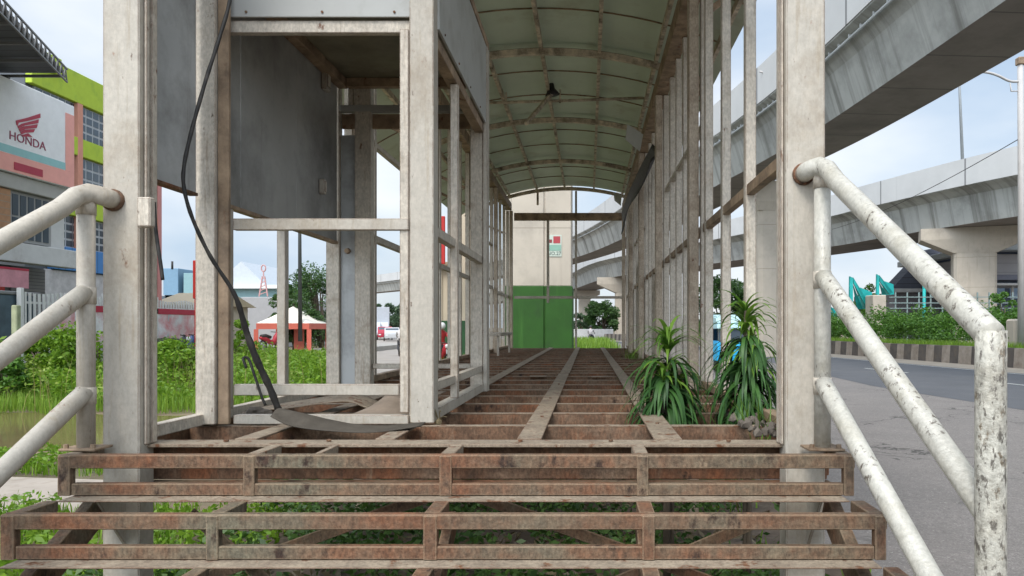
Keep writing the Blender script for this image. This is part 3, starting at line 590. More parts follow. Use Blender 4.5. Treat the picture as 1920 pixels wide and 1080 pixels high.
# ------------------------------------------------------------------ strap-leaved plants growing through the platform
def strap_plant(x, y, ztop, zlow, n, Lr, label, seed, spread=1.0):
    rng = np.random.default_rng(seed); t = thing('strap_leaf_plant', (x, y, 0), label, 'plant', None)
    stems = [(x, y, ztop-.12)]+[(x+rng.uniform(-.1, .1)*spread, y+rng.uniform(-.1, .1), ztop-rng.uniform(.28, .45)) for _ in range(3)]
    for i, s in enumerate(stems): tube('stem', m_bark, t, [(x+(s[0]-x)*.3, y, 0), ((x+s[0])/2, (y+s[1])/2, s[2]*.5), (s[0], s[1], s[2])], [.018, .013, .008], 8)
    sets = {0: [], 1: []}
    for k in range(n):
        s = stems[0] if rng.random() < .5 else stems[rng.integers(1, len(stems))]
        h = rng.random()**.85; zb = zlow+(s[2]-zlow)*h; young = h > .80
        az_ = rng.uniform(0, 2*np.pi); el = R(rng.uniform(45, 80) if young else rng.uniform(0, 50)*(.3+.7*h)); Ln = rng.uniform(*Lr)*(.8 if young else 1.0)
        w = rng.uniform(.0065, .0125); seg = 8; p = np.array([s[0]+(x-s[0])*(1-h)*.4, s[1], zb]); pr = []
        bend = R(rng.uniform(90, 150)) if young else R(rng.uniform(100, 150))
        side = np.array([-math.sin(az_), math.cos(az_), 0])
        for j in range(seg+1):
            u = j/seg; e = el-bend*u**.9; e = max(e, R(-86)); wd = w*(.35+1.0*min(1, u*4))*(1-u**2.2)+.0006
            pr.append((p-side*wd, p+side*wd)); p = p+np.array([math.cos(az_)*math.cos(e), math.sin(az_)*math.cos(e), math.sin(e)])*Ln/seg
        sets[1 if young else 0].append(pr)
    for key, m in ((0, m_strap), (1, m_strapt)):
        V = []; Fc = []
        for pr in sets[key]:
            b = len(V)
            for a, c in pr: V += [a, c]
            for j in range(len(pr)-1): Fc.append((b+2*j, b+2*j+1, b+2*j+3, b+2*j+2))
        if Fc: npmesh('foliage', V, Fc, m, t)
    return t
strap_plant(.48, 4.5, 1.64, .98, 420, (.25, .44), 'lower dark strap-leaved plant growing up through the platform, nearer the aisle', 5)
strap_plant(.90, 4.28, 1.82, .95, 480, (.24, .42), 'taller strap-leaved plant growing up between the right front studs', 9, .6)

# ------------------------------------------------------------------ flyovers
def sweep(name, path, prof, m, parent, cap=True, z0=0):
    """path: list of Vectors (xy, z = level); prof: list of (offset to the right, height)"""
    bm = bmesh.new(); uvl = bm.loops.layers.uv.new('UVMap'); rings = []; s = 0; S = []
    cum = [0]
    for a, b in zip(prof, prof[1:]+prof[:1]): cum.append(cum[-1]+math.hypot(a[0]-b[0], a[1]-b[1]))
    for i, p in enumerate(path):
        t = (path[min(i+1, len(path)-1)]-path[max(i-1, 0)]); t.z = 0; t.normalize(); nrm = Vector((t.y, -t.x, 0))
        if i: s += (p-path[i-1]).length
        S.append(s); rings.append([bm.verts.new(p+nrm*o+Vector((0, 0, h))) for o, h in prof])
    n = len(prof)
    for i, (a, b) in enumerate(zip(rings, rings[1:])):
        for j in range(n):
            f = bm.faces.new((a[j], a[(j+1) % n], b[(j+1) % n], b[j])); uv = ((S[i], cum[j]), (S[i], cum[j+1]), (S[i+1], cum[j+1]), (S[i+1], cum[j]))
            for lp, c in zip(f.loops, uv): lp[uvl].uv = c
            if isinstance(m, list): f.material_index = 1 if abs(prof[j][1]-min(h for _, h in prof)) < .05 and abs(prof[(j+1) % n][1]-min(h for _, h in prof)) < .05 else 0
    if cap: bm.faces.new(rings[0][::-1]); bm.faces.new(rings[-1])
    bmesh.ops.recalc_face_normals(bm, faces=bm.faces); return done(bm, name, m, parent)
def extend(p0, p1, d): return p0+(p0-p1).normalized()*d
# flyover over the road: path of the near lower edge of its box girder
f1 = [Vector(v) for v in ((10.2, 18.3, 0), (9.32, 29.3, 0), (8.3, 36.5, 0), (7.1, 42.9, 0), (2.8, 68.7, 0), (-2.6, 89, 0), (-12, 112, 0), (-30, 145, 0), (-60, 185, 0))]
f1 = [Vector((12.6, -20, 0)), Vector((11.5, 2, 0))]+f1; f1 = catmull(f1, 6)
fl = thing('railway_flyover', (9.6, 40, 0), 'streaked concrete box girder flyover passing high above the right side of the shelter', 'flyover')
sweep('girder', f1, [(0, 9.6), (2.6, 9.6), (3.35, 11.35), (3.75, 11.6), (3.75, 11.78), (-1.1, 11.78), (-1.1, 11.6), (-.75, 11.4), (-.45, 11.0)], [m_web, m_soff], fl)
sweep('parapet', f1, [(-1.14, 11.66), (-1.0, 11.66), (-1.0, 13.3), (-1.14, 13.3)], m_parap, fl)
sweep('parapet', f1, [(3.65, 11.66), (3.8, 11.66), (3.8, 13.3), (3.65, 13.3)], m_parap, fl)
dp_ = []
for i, p in enumerate(f1):
    t = (f1[min(i+1, len(f1)-1)]-f1[max(i-1, 0)]).normalized(); nrm = Vector((t.y, -t.x, 0)); dp_.append(p+nrm*-.86+Vector((0, 0, 11.36)))
tube('drain_pipe', m_parap if False else flat('pvc_pipe', (.5, .52, .52)), fl, dp_, .05, 8)
for i in range(0, len(dp_)-1):
    for t in (.0, .5):
        p = dp_[i].lerp(dp_[i+1], t)
        if 8 < p.y < 90: box('pipe_bracket', flat('pvc_pipe', (.5, .52, .52)), fl, p.x-.05, p.x+.05, p.y-.04, p.y+.04, p.z, p.z+.36, .01)
def pier(x, y, w, d, ztop, capw, capd, caph, parent, rot=0, gz=0, gm=None, slant=.55, cham=.2):
    M = Matrix.Translation((x, y, 0)) @ Matrix.Rotation(rot, 4, 'Z')
    bm = bmesh.new(); q = [(-w/2+cham, -d/2), (w/2-cham, -d/2), (w/2, -d/2+cham), (w/2, d/2-cham), (w/2-cham, d/2), (-w/2+cham, d/2), (-w/2, d/2-cham), (-w/2, -d/2+cham)]
    def ring(z, k=1, pts=q): return [bm.verts.new((a*k, b*k, z)) for a, b in pts]
    def loft(rs):
        for a, b in zip(rs, rs[1:]):
            for j in range(len(a)): bm.faces.new((a[j], a[(j+1) % len(a)], b[(j+1) % len(a)], b[j]))
        bm.faces.new(rs[0][::-1]); bm.faces.new(rs[-1])
    loft([ring(-.3), ring(ztop-caph)]); bmesh.ops.recalc_face_normals(bm, faces=bm.faces); bm.transform(M); sh_ = done(bm, 'pier', m_conc, parent)
    if caph:
        bm = bmesh.new(); c0 = [(-w/2, -d/2), (w/2, -d/2), (w/2, d/2), (-w/2, d/2)]; c1 = [(-capw/2, -capd/2), (capw/2, -capd/2), (capw/2, capd/2), (-capw/2, capd/2)]
        loft([[bm.verts.new((a*1.02, b*1.02, ztop-caph+.002)) for a, b in c0], [bm.verts.new((a, b, ztop-caph*(1-slant))) for a, b in c1], [bm.verts.new((a, b, ztop)) for a, b in c1]])
        bmesh.ops.recalc_face_normals(bm, faces=bm.faces); bm.transform(M); done(bm, 'pier_cap', m_conc, sh_)
    if gz:
        bm = bmesh.new(); k = 1.015
        loft([ring(-.25, k), ring(gz, k)]); bmesh.ops.recalc_face_normals(bm, faces=bm.faces); bm.transform(M); done(bm, 'painted_base', gm or m_green, sh_)
    return sh_
pier(10.05, 41.5, 1.75, 1.7, 9.57, 2.3, 2.0, 1.6, fl, R(8), slant=.3)
pier(12.9, 6, 1.8, 1.8, 9.57, 2.6, 2.2, 1.6, fl)
# second, wider flyover beyond the median
f2 = [Vector(v) for v in ((60, 12, 0), (48, 27, 0), (40, 38, 0), (31.2, 53, 0), (26.3, 66.5, 0), (24, 74, 0), (15.4, 94, 0), (3.2, 121, 0), (-3.8, 158, 0), (-16, 200, 0), (-40, 260, 0))]; f2 = catmull(f2, 6)
fo = thing('road_flyover', (32, 58, 0), 'wide curved road flyover on capped piers beyond the planted median', 'flyover')
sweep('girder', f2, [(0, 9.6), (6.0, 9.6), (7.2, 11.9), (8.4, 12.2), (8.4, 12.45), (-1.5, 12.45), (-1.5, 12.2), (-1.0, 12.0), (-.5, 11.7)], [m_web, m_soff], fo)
sweep('parapet', f2, [(-1.62, 12.25), (-1.45, 12.25), (-1.45, 14.25), (-1.62, 14.25)], m_parap, fo)
sweep('parapet', f2, [(8.35, 12.25), (8.5, 12.25), (8.5, 14.25), (8.35, 14.25)], m_parap, fo)
pier(31.2, 60.5, 3.1, 2.4, 9.57, 8.0, 3.0, 2.0, fo, R(-20), slant=.55)
pier(5.6, 120, 2.6, 2.4, 9.57, 8.4, 3.0, 2.4, fo, R(0), slant=.55)
pier(-.8, 160, 2.6, 2.4, 9.5, 6.6, 3.0, 1.8, fo, R(0), gz=2.2, slant=.55)
# mast on the second flyover
tag(tube('lamp_mast', flat('galvanised', (.33, .35, .36), .4, metal=.3), None, [P(1805, 310, 62), P(1799, 160, 62), P(1797, 142, 62)], [.14, .1, .09], 8), 'thin tall mast rising behind the wide flyover parapet', 'mast')

# the close pier at the shelter's end with green painted foot and a small route sign
pe = thing('green_based_pier', (-1.64*24/24, 25, 0), 'square concrete pier with green painted lower half just beyond the shelter end', 'pier')
YP = 24.0
x0, x1 = PX(945, YP), PX(1071, YP)
bm = bmesh.new(); mid = PX(1021, YP)
for (a, b, dy) in ((x0, mid-.02, .0), (mid-.02, mid+.02, .05), (mid+.02, x1, 0)): bm_box(bm, a, b, YP+dy, YP+2.2, 2.93, 11.2, .0 if dy else .02)
done(bm, 'pier_shaft', m_conc, pe)
bm = bmesh.new()
for (a, b, dy) in ((x0-.03, mid-.02, -.03), (mid-.02, mid+.02, .03), (mid+.02, x1+.04, -.03)): bm_box(bm, a, b, YP+dy, YP+2.23, -.2, 2.93, .0 if dy > 0 else .02)
done(bm, 'painted_base', m_green, pe)
bm = bmesh.new(); bm_box(bm, x0-2.6, x1+2.6, YP-.1, YP+2.3, 11.203, 12.8, .04); done(bm, 'pier_cap', m_conc, pe)
MX = Matrix.Rotation(R(90), 4, 'X')
sg = thing('pier_sign', (PX(1039, YP), YP-.03, PZ(462, YP)), 'small red and pale green numbered sign on the concrete pier', 'sign')
def flatbox(name, m, parent, px0, px1, py0, py1, Y, th=.02): return box(name, m, parent, PX(px0, Y), PX(px1, Y), Y-th, Y, PZ(py1, Y), PZ(py0, Y), 0)
flatbox('board', flat('sign_pale', (.50, .55, .47)), sg, 1025.5, 1053, 440.5, 481, YP-.004)
flatbox('red_field', flat('sign_red', (.38, .05, .06)), sg, 1037.5, 1050.5, 443, 456, YP-.026, .006)
flatbox('dark_field', flat('sign_dark', (.22, .05, .05)), sg, 1027, 1035, 449, 455, YP-.026, .006)
flatbox('green_field', flat('sign_green', (.22, .38, .30)), sg, 1026.5, 1052, 459, 470, YP-.026, .006)
mesh_text('NO.27', .16, flat('sign_ink', (.06, .09, .08)), sg, Matrix.Translation((PX(1039, YP), YP-.028, PZ(475.5, YP))) @ MX, ext=.003)
mesh_text('27', .15, flat('sign_white', (.7, .7, .66)), sg, Matrix.Translation((PX(1039, YP), YP-.034, PZ(464.5, YP))) @ MX, ext=.003) if False else None
# farther pier on the left with red banner, seen through the booth
YQ = 33.0
pq = thing('far_left_pier', (PX(862, YQ), YQ+1, 0), 'ribbed cream concrete pier with dark green foot left of the green-based pier', 'pier')
bm = bmesh.new(); xs = [818, 829, 840, 851, 862, 874, 886]
for i, (a, b) in enumerate(zip(xs, xs[1:])): bm_box(bm, PX(a, YQ), PX(b, YQ), YQ+(.08 if i % 2 else 0), YQ+2.2, 1.9, PZ(497, YQ) if i < 3 else 9.5, 0)
done(bm, 'pier_shaft', mat('cream_concrete', (.50, .42, .31), .85, .08, .8, streak=((.36, .29, .2), .4, 3)), pq)
bm = bmesh.new(); bm_box(bm, PX(816, YQ), PX(888, YQ), YQ-.04, YQ+2.25, -.2, 1.9, .01); done(bm, 'painted_base', mat('dark_green_paint', (.02, .07, .025), .7, .2, 2), pq)
bm = bmesh.new(); bm_box(bm, PX(812, YQ), PX(850, YQ), YQ-.3, YQ+2.3, PZ(500, YQ)+.01, PZ(492, YQ), .02); done(bm, 'ledge', m_framed, pq)
bm = bmesh.new(); bm_box(bm, PX(800, 31), PX(834, 31), 31, 31.12, PZ(495, 31), PZ(405, 31), .02); tag(done(bm, 'red_banner', flat('banner_red', (.45, .02, .015))), 'plain red banner hanging by the cream pier', 'banner')

# ------------------------------------------------------------------ left: dealership, green office block, fence and what stands behind
XF = -19.0; MY = Matrix.Rotation(R(90), 4, 'Z') @ Matrix.Rotation(R(90), 4, 'X')   # text facing +x
def fy(px): return XF*F/(px-VX)
dl_ = thing('motorcycle_dealership', (-24, 22, 0), 'white motorcycle dealership with big signboard, brick corner and shutters at far left', 'shop building')
def zf(px, py): return PZ(py, fy(px))
Ya, Yb = 9.0, fy(134)
zs0, zs1 = PZ(355, fy(132)), PZ(200, fy(130))                    # sign board bottom and top
box('wall', flat('plaster_white', (.55, .55, .53), .8, dirt=((.35, .33, .3), .4, 1)), dl_, -30, XF-.25, Ya, Yb, PZ(470, fy(100)), zs1+.2, .02)
box('fascia', flat('plaster_white', (.55, .55, .53), .8), dl_, XF-.25, XF+.2, Ya, Yb, PZ(500, fy(100))-.0, PZ(466, fy(100)), .02)
box('canopy_slab', flat('plaster_grey', (.40, .39, .36), .8), dl_, XF-.24, XF+.05, Ya, Yb, zs0-.5, zs0-.02, .02)
wn = box('window', flat('window_frame_grey', (.28, .28, .27)), dl_, XF-.24, XF-.12, fy(24), fy(102), PZ(462, fy(100)), zs0-.52, .0)
for k in range(5):
    a = fy(24)+.12+(fy(102)-fy(24)-.16)*k/5; b = fy(24)+.02+(fy(102)-fy(24)-.16)*(k+1)/5
    for (u, v) in ((.06, .48), (.52, .94)):
        zz0, zz1 = PZ(462, fy(100)), zs0-.52; box('pane', m_win, wn, XF-.119, XF-.10, a, b, zz0+(zz1-zz0)*u, zz0+(zz1-zz0)*v, 0)
box('brick_corner', mat('orange_brick', (.40, .22, .12), .85, .15, 6, seams=(2, .22, .012, (.3, .25, .2))), dl_, XF-.24, XF-.05, Ya, fy(24)-.02, PZ(462, fy(100)), zs0-.52, .01)
box('ground_floor', flat('dark_shopfront', (.10, .10, .10), .5), dl_, -30, XF-1.0, Ya, Yb-.01, 0, PZ(500, fy(100))-.003, .01)
m_shut = mat('grey_shutter', (.17, .165, .16), .6, .1, 3, seams=(2, .12, .012, (.08, .08, .08)), bump=0)
box('shutter', m_shut, dl_, XF-.99, XF-.93, fy(72), Yb-.05, .02, PZ(502, fy(100))-.02, .01)
box('air_conditioner', flat('ac_white', (.55, .55, .53)), dl_, XF-.92, XF-.6, fy(58), fy(72)-.01, zf(65, 520), zf(65, 503), .02)
box('door_sign', flat('sign_bright_red', (.5, .03, .02)), dl_, XF-.9, XF-.84, fy(46), fy(58)-.05, zf(52, 548), zf(52, 520), .01)
# signboard: white field, teal and salmon bands, wing emblem, lettering
sb = thing('dealership_signboard', (XF, 20, zs0), 'white dealership signboard with red wing emblem, teal stripe and salmon border', 'signboard')
Yr = fy(130)
box('board', flat('sign_white', (.80, .80, .80), .4), sb, XF+.01, XF+.18, Ya, Yr, zs0, zs1, .01)
box('teal_stripe', flat('teal_stripe', (.28, .52, .52), .4), sb, XF+.181, XF+.19, Ya, fy(114), zf(60, 303), zf(60, 289), 0)
box('salmon_border', flat('salmon', (.80, .36, .30), .4), sb, XF+.181, XF+.195, Ya, Yr-.02, zs0+.02, zf(60, 304), 0)
box('salmon_border', flat('salmon', (.80, .36, .30), .4), sb, XF+.181, XF+.195, fy(113), Yr-.02, zf(60, 304)+.003, zs1-.35, 0)
m_wr = flat('emblem_red', (.42, .03, .06), .4)
box('name_plate', m_wr, sb, XF+.196, XF+.21, fy(15), fy(69), zf(42, 325), zf(42, 311), 0)
def fpt(px, py): y = fy(px); return Vector((XF+.182, y, PZ(py, y)))
wing = []
for (poly) in ([(19, 226), (40, 221), (65, 213), (65, 221), (40, 227), (24, 230), (22, 236), (20, 234)], [(22, 237), (30, 232), (62, 224), (61, 231), (36, 235), (24, 241)], [(24, 242), (34, 237), (60, 233), (58, 240), (36, 242), (27, 247)],
               [(27, 248), (36, 243), (55, 242), (52, 248), (36, 249), (30, 252)], [(31, 253), (42, 250), (50, 257), (40, 256), (33, 256)]):
    bm = bmesh.new(); vv = [bm.verts.new(fpt(*p)) for p in poly]; f = bm.faces.new(vv); r = bmesh.ops.extrude_face_region(bm, geom=[f]); bmesh.ops.translate(bm, verts=[v for v in r['geom'] if isinstance(v, bmesh.types.BMVert)], vec=(.02, 0, 0)); bmesh.ops.recalc_face_normals(bm, faces=bm.faces)
    done(bm, 'wing_emblem', m_wr, sb)
mesh_text('HONDA', .42, flat('letter_maroon', (.28, .05, .09)), sb, Matrix.Translation((XF+.185, fy(42), zf(42, 265))) @ MY @ Matrix.Diagonal((1.05, .95, 1, 1)), ext=.01)
# red banner by the entrance
bn = thing('shop_banner', (XF, 22, 3.2), 'pink and red banner strung below the dealership fascia', 'banner')
box('cloth', flat('banner_pink', (.55, .25, .28), var=.3, vs_=1.5), bn, XF+.3, XF+.32, fy(-30), fy(36), zf(20, 540), zf(20, 505), 0)
box('border', flat('banner_crimson', (.4, .02, .05)), bn, XF+.321, XF+.33, fy(-30), fy(36), zf(20, 507), zf(20, 503), 0)
mesh_text('PROMO', .38, flat('banner_crimson', (.4, .02, .05)), bn, Matrix.Translation((XF+.325, fy(14), zf(14, 522))) @ MY, ext=.004) if False else None
# big truss roof projecting over it
cp = thing('truss_canopy', (-22, 18, 9), 'dark metal truss canopy roof projecting above the dealership', 'canopy')
m_can = mat('dark_metal_roof', (.07, .075, .085), .6, .2, 1, seams=(1, .5, .03, (.035, .035, .04)), bump=0)
zc = P(124, 154, 24.5).z; A_, B_ = Vector((-17.1, 24.5, zc)), Vector((-12.8, 13.2, zc))
prism('roof_sheet', m_can, cp, [A_+Vector((-.1, 0, .3)), B_+Vector((-.1, 0, .3)), Vector((-32, 13.2, zc+.3)), Vector((-32, 24.5, zc+.3))], (0, 0, .08))
m_tr = flat('truss_grey', (.16, .16, .16))
for zz in (0, .42): bar('truss_chord', m_tr, cp, A_+Vector((0, 0, zz)), B_+Vector((0, 0, zz)), .05, .05)
bm = bmesh.new()
for k in range(30):
    p0, p1, p2 = [A_.lerp(B_, (k+t)/30) for t in (0, .5, 1)]; bm_bar(bm, p0, p1+Vector((0, 0, .42)), .03, .03, 0); bm_bar(bm, p1+Vector((0, 0, .42)), p2, .03, .03, 0)
done(bm, 'truss_web', m_tr, cp)
for k in range(9):
    p = A_.lerp(B_, k/8+.0); bar('rafter', m_tr, cp, p+Vector((-.05, 0, .2)), (-32, p.y, zc+.2), .05, .09)
for x in (-18.9, -22): bar('prop', m_tr, cp, (x, 24.3, zc-1.6), (x, 24.3, zc+.1), .1, .1)

# green office block
XG = -24.0
def gy(px): return XG*F/(px-VX)
def gz(px, py): return PZ(py, gy(px))
gb = thing('lime_green_office', (-30, 38, 0), 'lime green office block with pink pilasters and gridded dark windows', 'office building')
G0, G1 = gy(60), gy(296)
m_lime = flat('lime_plaster', (.42, .55, .05), .75, dirt=((.24, .38, .05), .4, 1)); m_pink = flat('pink_plaster', (.62, .28, .20), .75)
zt = gz(190, 158); zl = [(gz(190, 212), zt), (gz(190, 306), gz(190, 274)), (gz(175, 412), gz(175, 378))]
box('wall', flat('dark_plaster', (.10, .11, .12), .6), gb, -38, XG-.3, G0, G1, 0, zt-.1, .02)
for (a, b) in zl: box('wall_band', m_lime, gb, XG-.299, XG, G0, G1-.3, a, b, .02)
box('roof_edge', m_lime, gb, XG-.3, XG+.15, G0, gy(110), zt-.6, zt+.15, .02)
box('roof', flat('roof_grey', (.3, .3, .3)), gb, -38, XG-.3, G0, G1, zt-.098, zt-.0, .01)
for px in (150, 210, 262):
    box('pilaster', m_pink, gb, XG-.29, XG+.02, gy(px)-.15, gy(px)+.2, gz(175, 512), zl[0][0]-.002, .02)
box('pilaster', flat('deep_pink_plaster', (.55, .22, .20)), gb, -38, XG+.2, G1-.29, G1+.05, 0, zt+.1, .02)
rows_ = [(zl[1][1]+.02, zl[0][0]-.02), (zl[2][1]+.02, zl[1][0]-.02), (gz(175, 470), zl[2][0]-.02)]
for (a, b) in rows_:
    for px in (110, 175, 235, 280):
        y0_, y1_ = gy(px)-1.2, gy(px)+1.2; w_ = box('window', flat('window_frame_white', (.42, .44, .46)), gb, XG-.298, XG-.2, y0_, y1_, a, b, 0)
        nx, nz_ = 5, 4
        for i in range(nx):
            for j in range(nz_):
                ww = (y1_-y0_)/nx; hh = (b-a)/nz_; box('pane', m_win, w_, XG-.199, XG-.185, y0_+ww*i+.05, y0_+ww*(i+1)-.05, a+hh*j+.05, a+hh*(j+1)-.05, 0)
box('cladding', mat('blue_cladding', (.06, .22, .52), .5, .1, 1, seams=(1, .45, .03, (.03, .12, .3)), bump=0), gb, XG-.29, XG+.05, gy(100), G1-.4, gz(175, 512), gz(175, 471), .02)
box('ground_floor', flat('pale_shopfront', (.52, .50, .50), .7, var=.2), gb, XG-.29, XG-.1, gy(90), G1-.3, 0, gz(175, 513), .02)
# white picket fence, banner along it
XW = -15.0
def wy(px): return XW*F/(px-VX)
fz = PZ(547, wy(45)); fe = thing('white_picket_fence', (XW, 22, .32), 'white steel picket fence running along the weedy lot', 'fence')
bm = bmesh.new(); y = wy(38)
while y < wy(372): bm_box(bm, XW-.02, XW+.02, y-.03, y+.03, .33, fz+.04*math.sin(y*3), 0); y += .17
done(bm, 'pickets', flat('fence_white', (.62, .62, .60), dirt=((.4, .38, .35), .4, 3)), fe)
for z in (fz-.28, .9): box('rail', flat('fence_white', (.62, .62, .60)), fe, XW-.05, XW-.021, wy(38), wy(372), z-.03, z+.03, 0)
for px in (38, 140, 196, 292, 372): box('post', flat('fence_white', (.62, .62, .60)), fe, XW-.06, XW+.06, wy(px)-.06, wy(px)+.06, .32, fz+.1, .01)
m_ban = mat('mural_cloth', (.62, .60, .60), .7, .2, 1.5, dirt=((.55, .05, .07), .65, 1.3), chips=((.25, .5, .5), .35, 2.2), bump=0)
fb = thing('fence_banner', (XW+.1, 23, 1), 'long banner with red blotches and white field tied to the picket fence', 'banner')
box('cloth', m_ban, fb, XW+.03, XW+.05, wy(110), wy(366), 1.0, PZ(588, wy(330)), 0)
box('border', flat('banner_crimson', (.4, .02, .05)), fb, XW+.051, XW+.06, wy(110), wy(366), PZ(590, wy(330)), PZ(580, wy(330)), 0)
# old gate post and dark kiosk at the far left edge
bm = bmesh.new(); bm_box(bm, PX(20, 17), PX(31, 17), 17, 17.15, 0, PZ(572, 17), .02); tag(done(bm, 'gate_post', flat('mossy_post', (.33, .35, .22), .9, var=.3)), 'mossy pale gate post at the left end of the fence', 'post')
ks = thing('street_kiosk', (-16, 19.5, 0), 'dark blue street kiosk below the pink banner', 'kiosk')
box('cabin', flat('kiosk_blue', (.06, .09, .11), .6, var=.3), ks, -18.5, PX(12, 19.4), 18.6, 20.4, 0, PZ(552, 19.4), .02)
box('roof', flat('kiosk_roof', (.2, .2, .2), .6), ks, -18.7, PX(14, 19.4), 18.4, 20.6, PZ(552, 19.4)+.002, PZ(545, 19.4), .02)
box('counter', flat('kiosk_counter', (.35, .36, .36), .6), ks, -18.5, PX(14, 18.5), 18.3, 18.597, 1.0, 1.08, .01)

# parked motorcycles by the banner
def motorbike(loc, rot, label, body, rider=None, group=None, cat='motorcycle'):
    t = thing('motorcycle', loc, label, cat, group); t.rotation_euler = (0, 0, rot); M = parent_mat(t)
    def T(bm, name, m, par=t, smooth=True):
        bmesh.ops.recalc_face_normals(bm, faces=bm.faces); bm.transform(M); return done(bm, name, m, par, smooth)
    for x in (-.62, .62):
        bm = bmesh.new(); c = [(x+.27*math.cos(a), 0, .29+.27*math.sin(a)) for a in np.linspace(0, 2*math.pi, 17)]; bm_tube(bm, c, .05, 8, False); w = T(bm, 'wheel', m_black)
        bm = bmesh.new(); bm_tube(bm, [(x, -.04, .29), (x, .04, .29)], .13, 10); T(bm, 'hub', flat('hub_grey', (.3, .3, .3)), w)
    bm = bmesh.new(); bm_tube(bm, [(-.85, 0, .72), (-.5, 0, .66), (-.1, 0, .5), (.2, 0, .45), (.42, 0, .75), (.5, 0, .98)], [.06, .13, .13, .12, .14, .07], 10); T(bm, 'body', body)
    bm = bmesh.new(); bm_tube(bm, [(-.75, 0, .80), (-.4, 0, .80), (-.02, 0, .74)], [.09, .12, .08], 8); T(bm, 'seat', m_black)
    bm = bmesh.new(); bm_tube(bm, [(.40, -.33, 1.02), (.5, 0, 1.0), (.40, .33, 1.02)], .02, 6); T(bm, 'handlebar', m_black)
    bm = bmesh.new(); bm_tube(bm, [(.5, 0, .95), (.62, 0, .3)], .035, 6); T(bm, 'fork', flat('hub_grey', (.3, .3, .3)))
    bm = bmesh.new(); bmesh.ops.create_uvsphere(bm, u_segments=10, v_segments=6, radius=.085, matrix=Matrix.Translation((.58, 0, .88))); T(bm, 'headlight', flat('lamp_glass', (.6, .6, .58)))
    return t
def skin_person(name, loc, rot, label, joints, edges, rads, cloth, head, helmet, parent_group=None, jacket=None):
    t = thing(name, loc, label, 'person'); t.rotation_euler = (0, 0, rot); M = parent_mat(t)
    me = bpy.data.meshes.new('body'); me.from_pydata([Vector(j) for j in joints], edges, []); o = bpy.data.objects.new('body', me); COL.objects.link(o)
    sk = o.modifiers.new('s', 'SKIN'); su = o.modifiers.new('u', 'SUBSURF'); su.levels = 1; su.render_levels = 1
    for i, r in enumerate(rads): me.skin_vertices[0].data[i].radius = (r, r)
    me.skin_vertices[0].data[0].use_root = True
    dg = bpy.context.evaluated_depsgraph_get(); nm = bpy.data.meshes.new_from_object(o.evaluated_get(dg)); bpy.data.objects.remove(o)
    nm.transform(M); nm.materials.clear(); nm.materials.append(cloth); nm.materials.append(head[1]); nm.materials.append(flat('trousers_dark', (.04, .045, .06)))
    Mi = M.inverted()
    for p in nm.polygons:
        c = Mi @ p.center; p.use_smooth = True
        p.material_index = 1 if c.z > head[0] else (2 if c.z < head[2] else 0)
    link('body', nm, None, t)
    if helmet:
        bm = bmesh.new(); bmesh.ops.create_uvsphere(bm, u_segments=14, v_segments=8, radius=.145, matrix=Matrix.Translation(helmet[0])); bm.transform(M); done(bm, 'helmet', helmet[1], t, True)
    return t
RJ = [(-.25, 0, .92), (-.22, 0, 1.15), (-.12, 0, 1.38), (-.07, 0, 1.50), (-.03, 0, 1.62), (-.12, .2, 1.36), (.08, .29, 1.16), (.36, .31, 1.06), (-.12, -.2, 1.36), (.08, -.29, 1.16), (.36, -.31, 1.06),
      (-.15, .13, .88), (.2, .2, .78), (.08, .2, .38), (.2, .21, .32), (-.15, -.13, .88), (.2, -.2, .78), (.08, -.2, .38), (.2, -.21, .32)]
RE = [(0, 1), (1, 2), (2, 3), (3, 4), (2, 5), (5, 6), (6, 7), (2, 8), (8, 9), (9, 10), (0, 11), (11, 12), (12, 13), (13, 14), (0, 15), (15, 16), (16, 17), (17, 18)]
RR_ = [.17, .155, .16, .06, .11, .075, .055, .042, .075, .055, .042, .10, .08, .055, .05, .10, .08, .055, .05]
skin = flat('skin', (.30, .17, .10)); red_p = flat('scooter_red', (.35, .02, .03), .3); dark_p = flat('scooter_black', (.03, .03, .035), .3); blue_p = flat('scooter_blue', (.08, .12, .25), .3)
def rider(loc, rot, bikelabel, label, body, cloth, helm):
    motorbike(loc, rot, bikelabel, body); skin_person('person', loc, rot, label, RJ, RE, RR_, cloth, (1.5, skin, .93), ((-.03, 0, 1.66), helm))
for i, (px, c, lb) in enumerate(((300, dark_p, 'black motorcycle parked leftmost in front of the banner'), (316, blue_p, 'dark blue motorcycle parked second by the banner'), (333, dark_p, 'black motorcycle parked rightmost by the banner'))):
    motorbike((XW+.75, wy(px)*.97, .325), R(20+i*15), lb, c, group='motorcycles parked by the banner')

# buildings and odds beyond the lot; far blocks coloured paler to imitate haze
def house(name, x0, x1, y0, y1, h, rh, mw_, mr, label, ridge='x', win=0):
    t = thing(name, ((x0+x1)/2, (y0+y1)/2, 0), label, 'building')
    box('wall', mw_, t, x0, x1, y0, y1, 0, h, .03)
    if rh:
        xm = (x0+x1)/2; ym = (y0+y1)/2; e = .4
        if ridge == 'x': q = [(x0-e, y0-e, h), (x0-e, y1+e, h), (x0-e, ym, h+rh)]; prism('roof', mr, t, q, (x1-x0+2*e, 0, 0))
        else: q = [(x0-e, y0-e, h), (x1+e, y0-e, h), (xm, y0-e, h+rh)]; prism('roof', mr, t, q, (0, y1-y0+2*e, 0))
    for k in range(win):
        xx = x0+(x1-x0)*(k+.5)/win; wz = h*.55; w_ = box('window', flat('window_frame_white', (.42, .44, .46)), t, xx-.7, xx+.7, y0-.06, y0+.02, wz-.6, wz+.7, .01); box('pane', m_win, w_, xx-.6, xx+.6, y0-.08, y0-.062, wz-.5, wz+.6, 0)
    return t
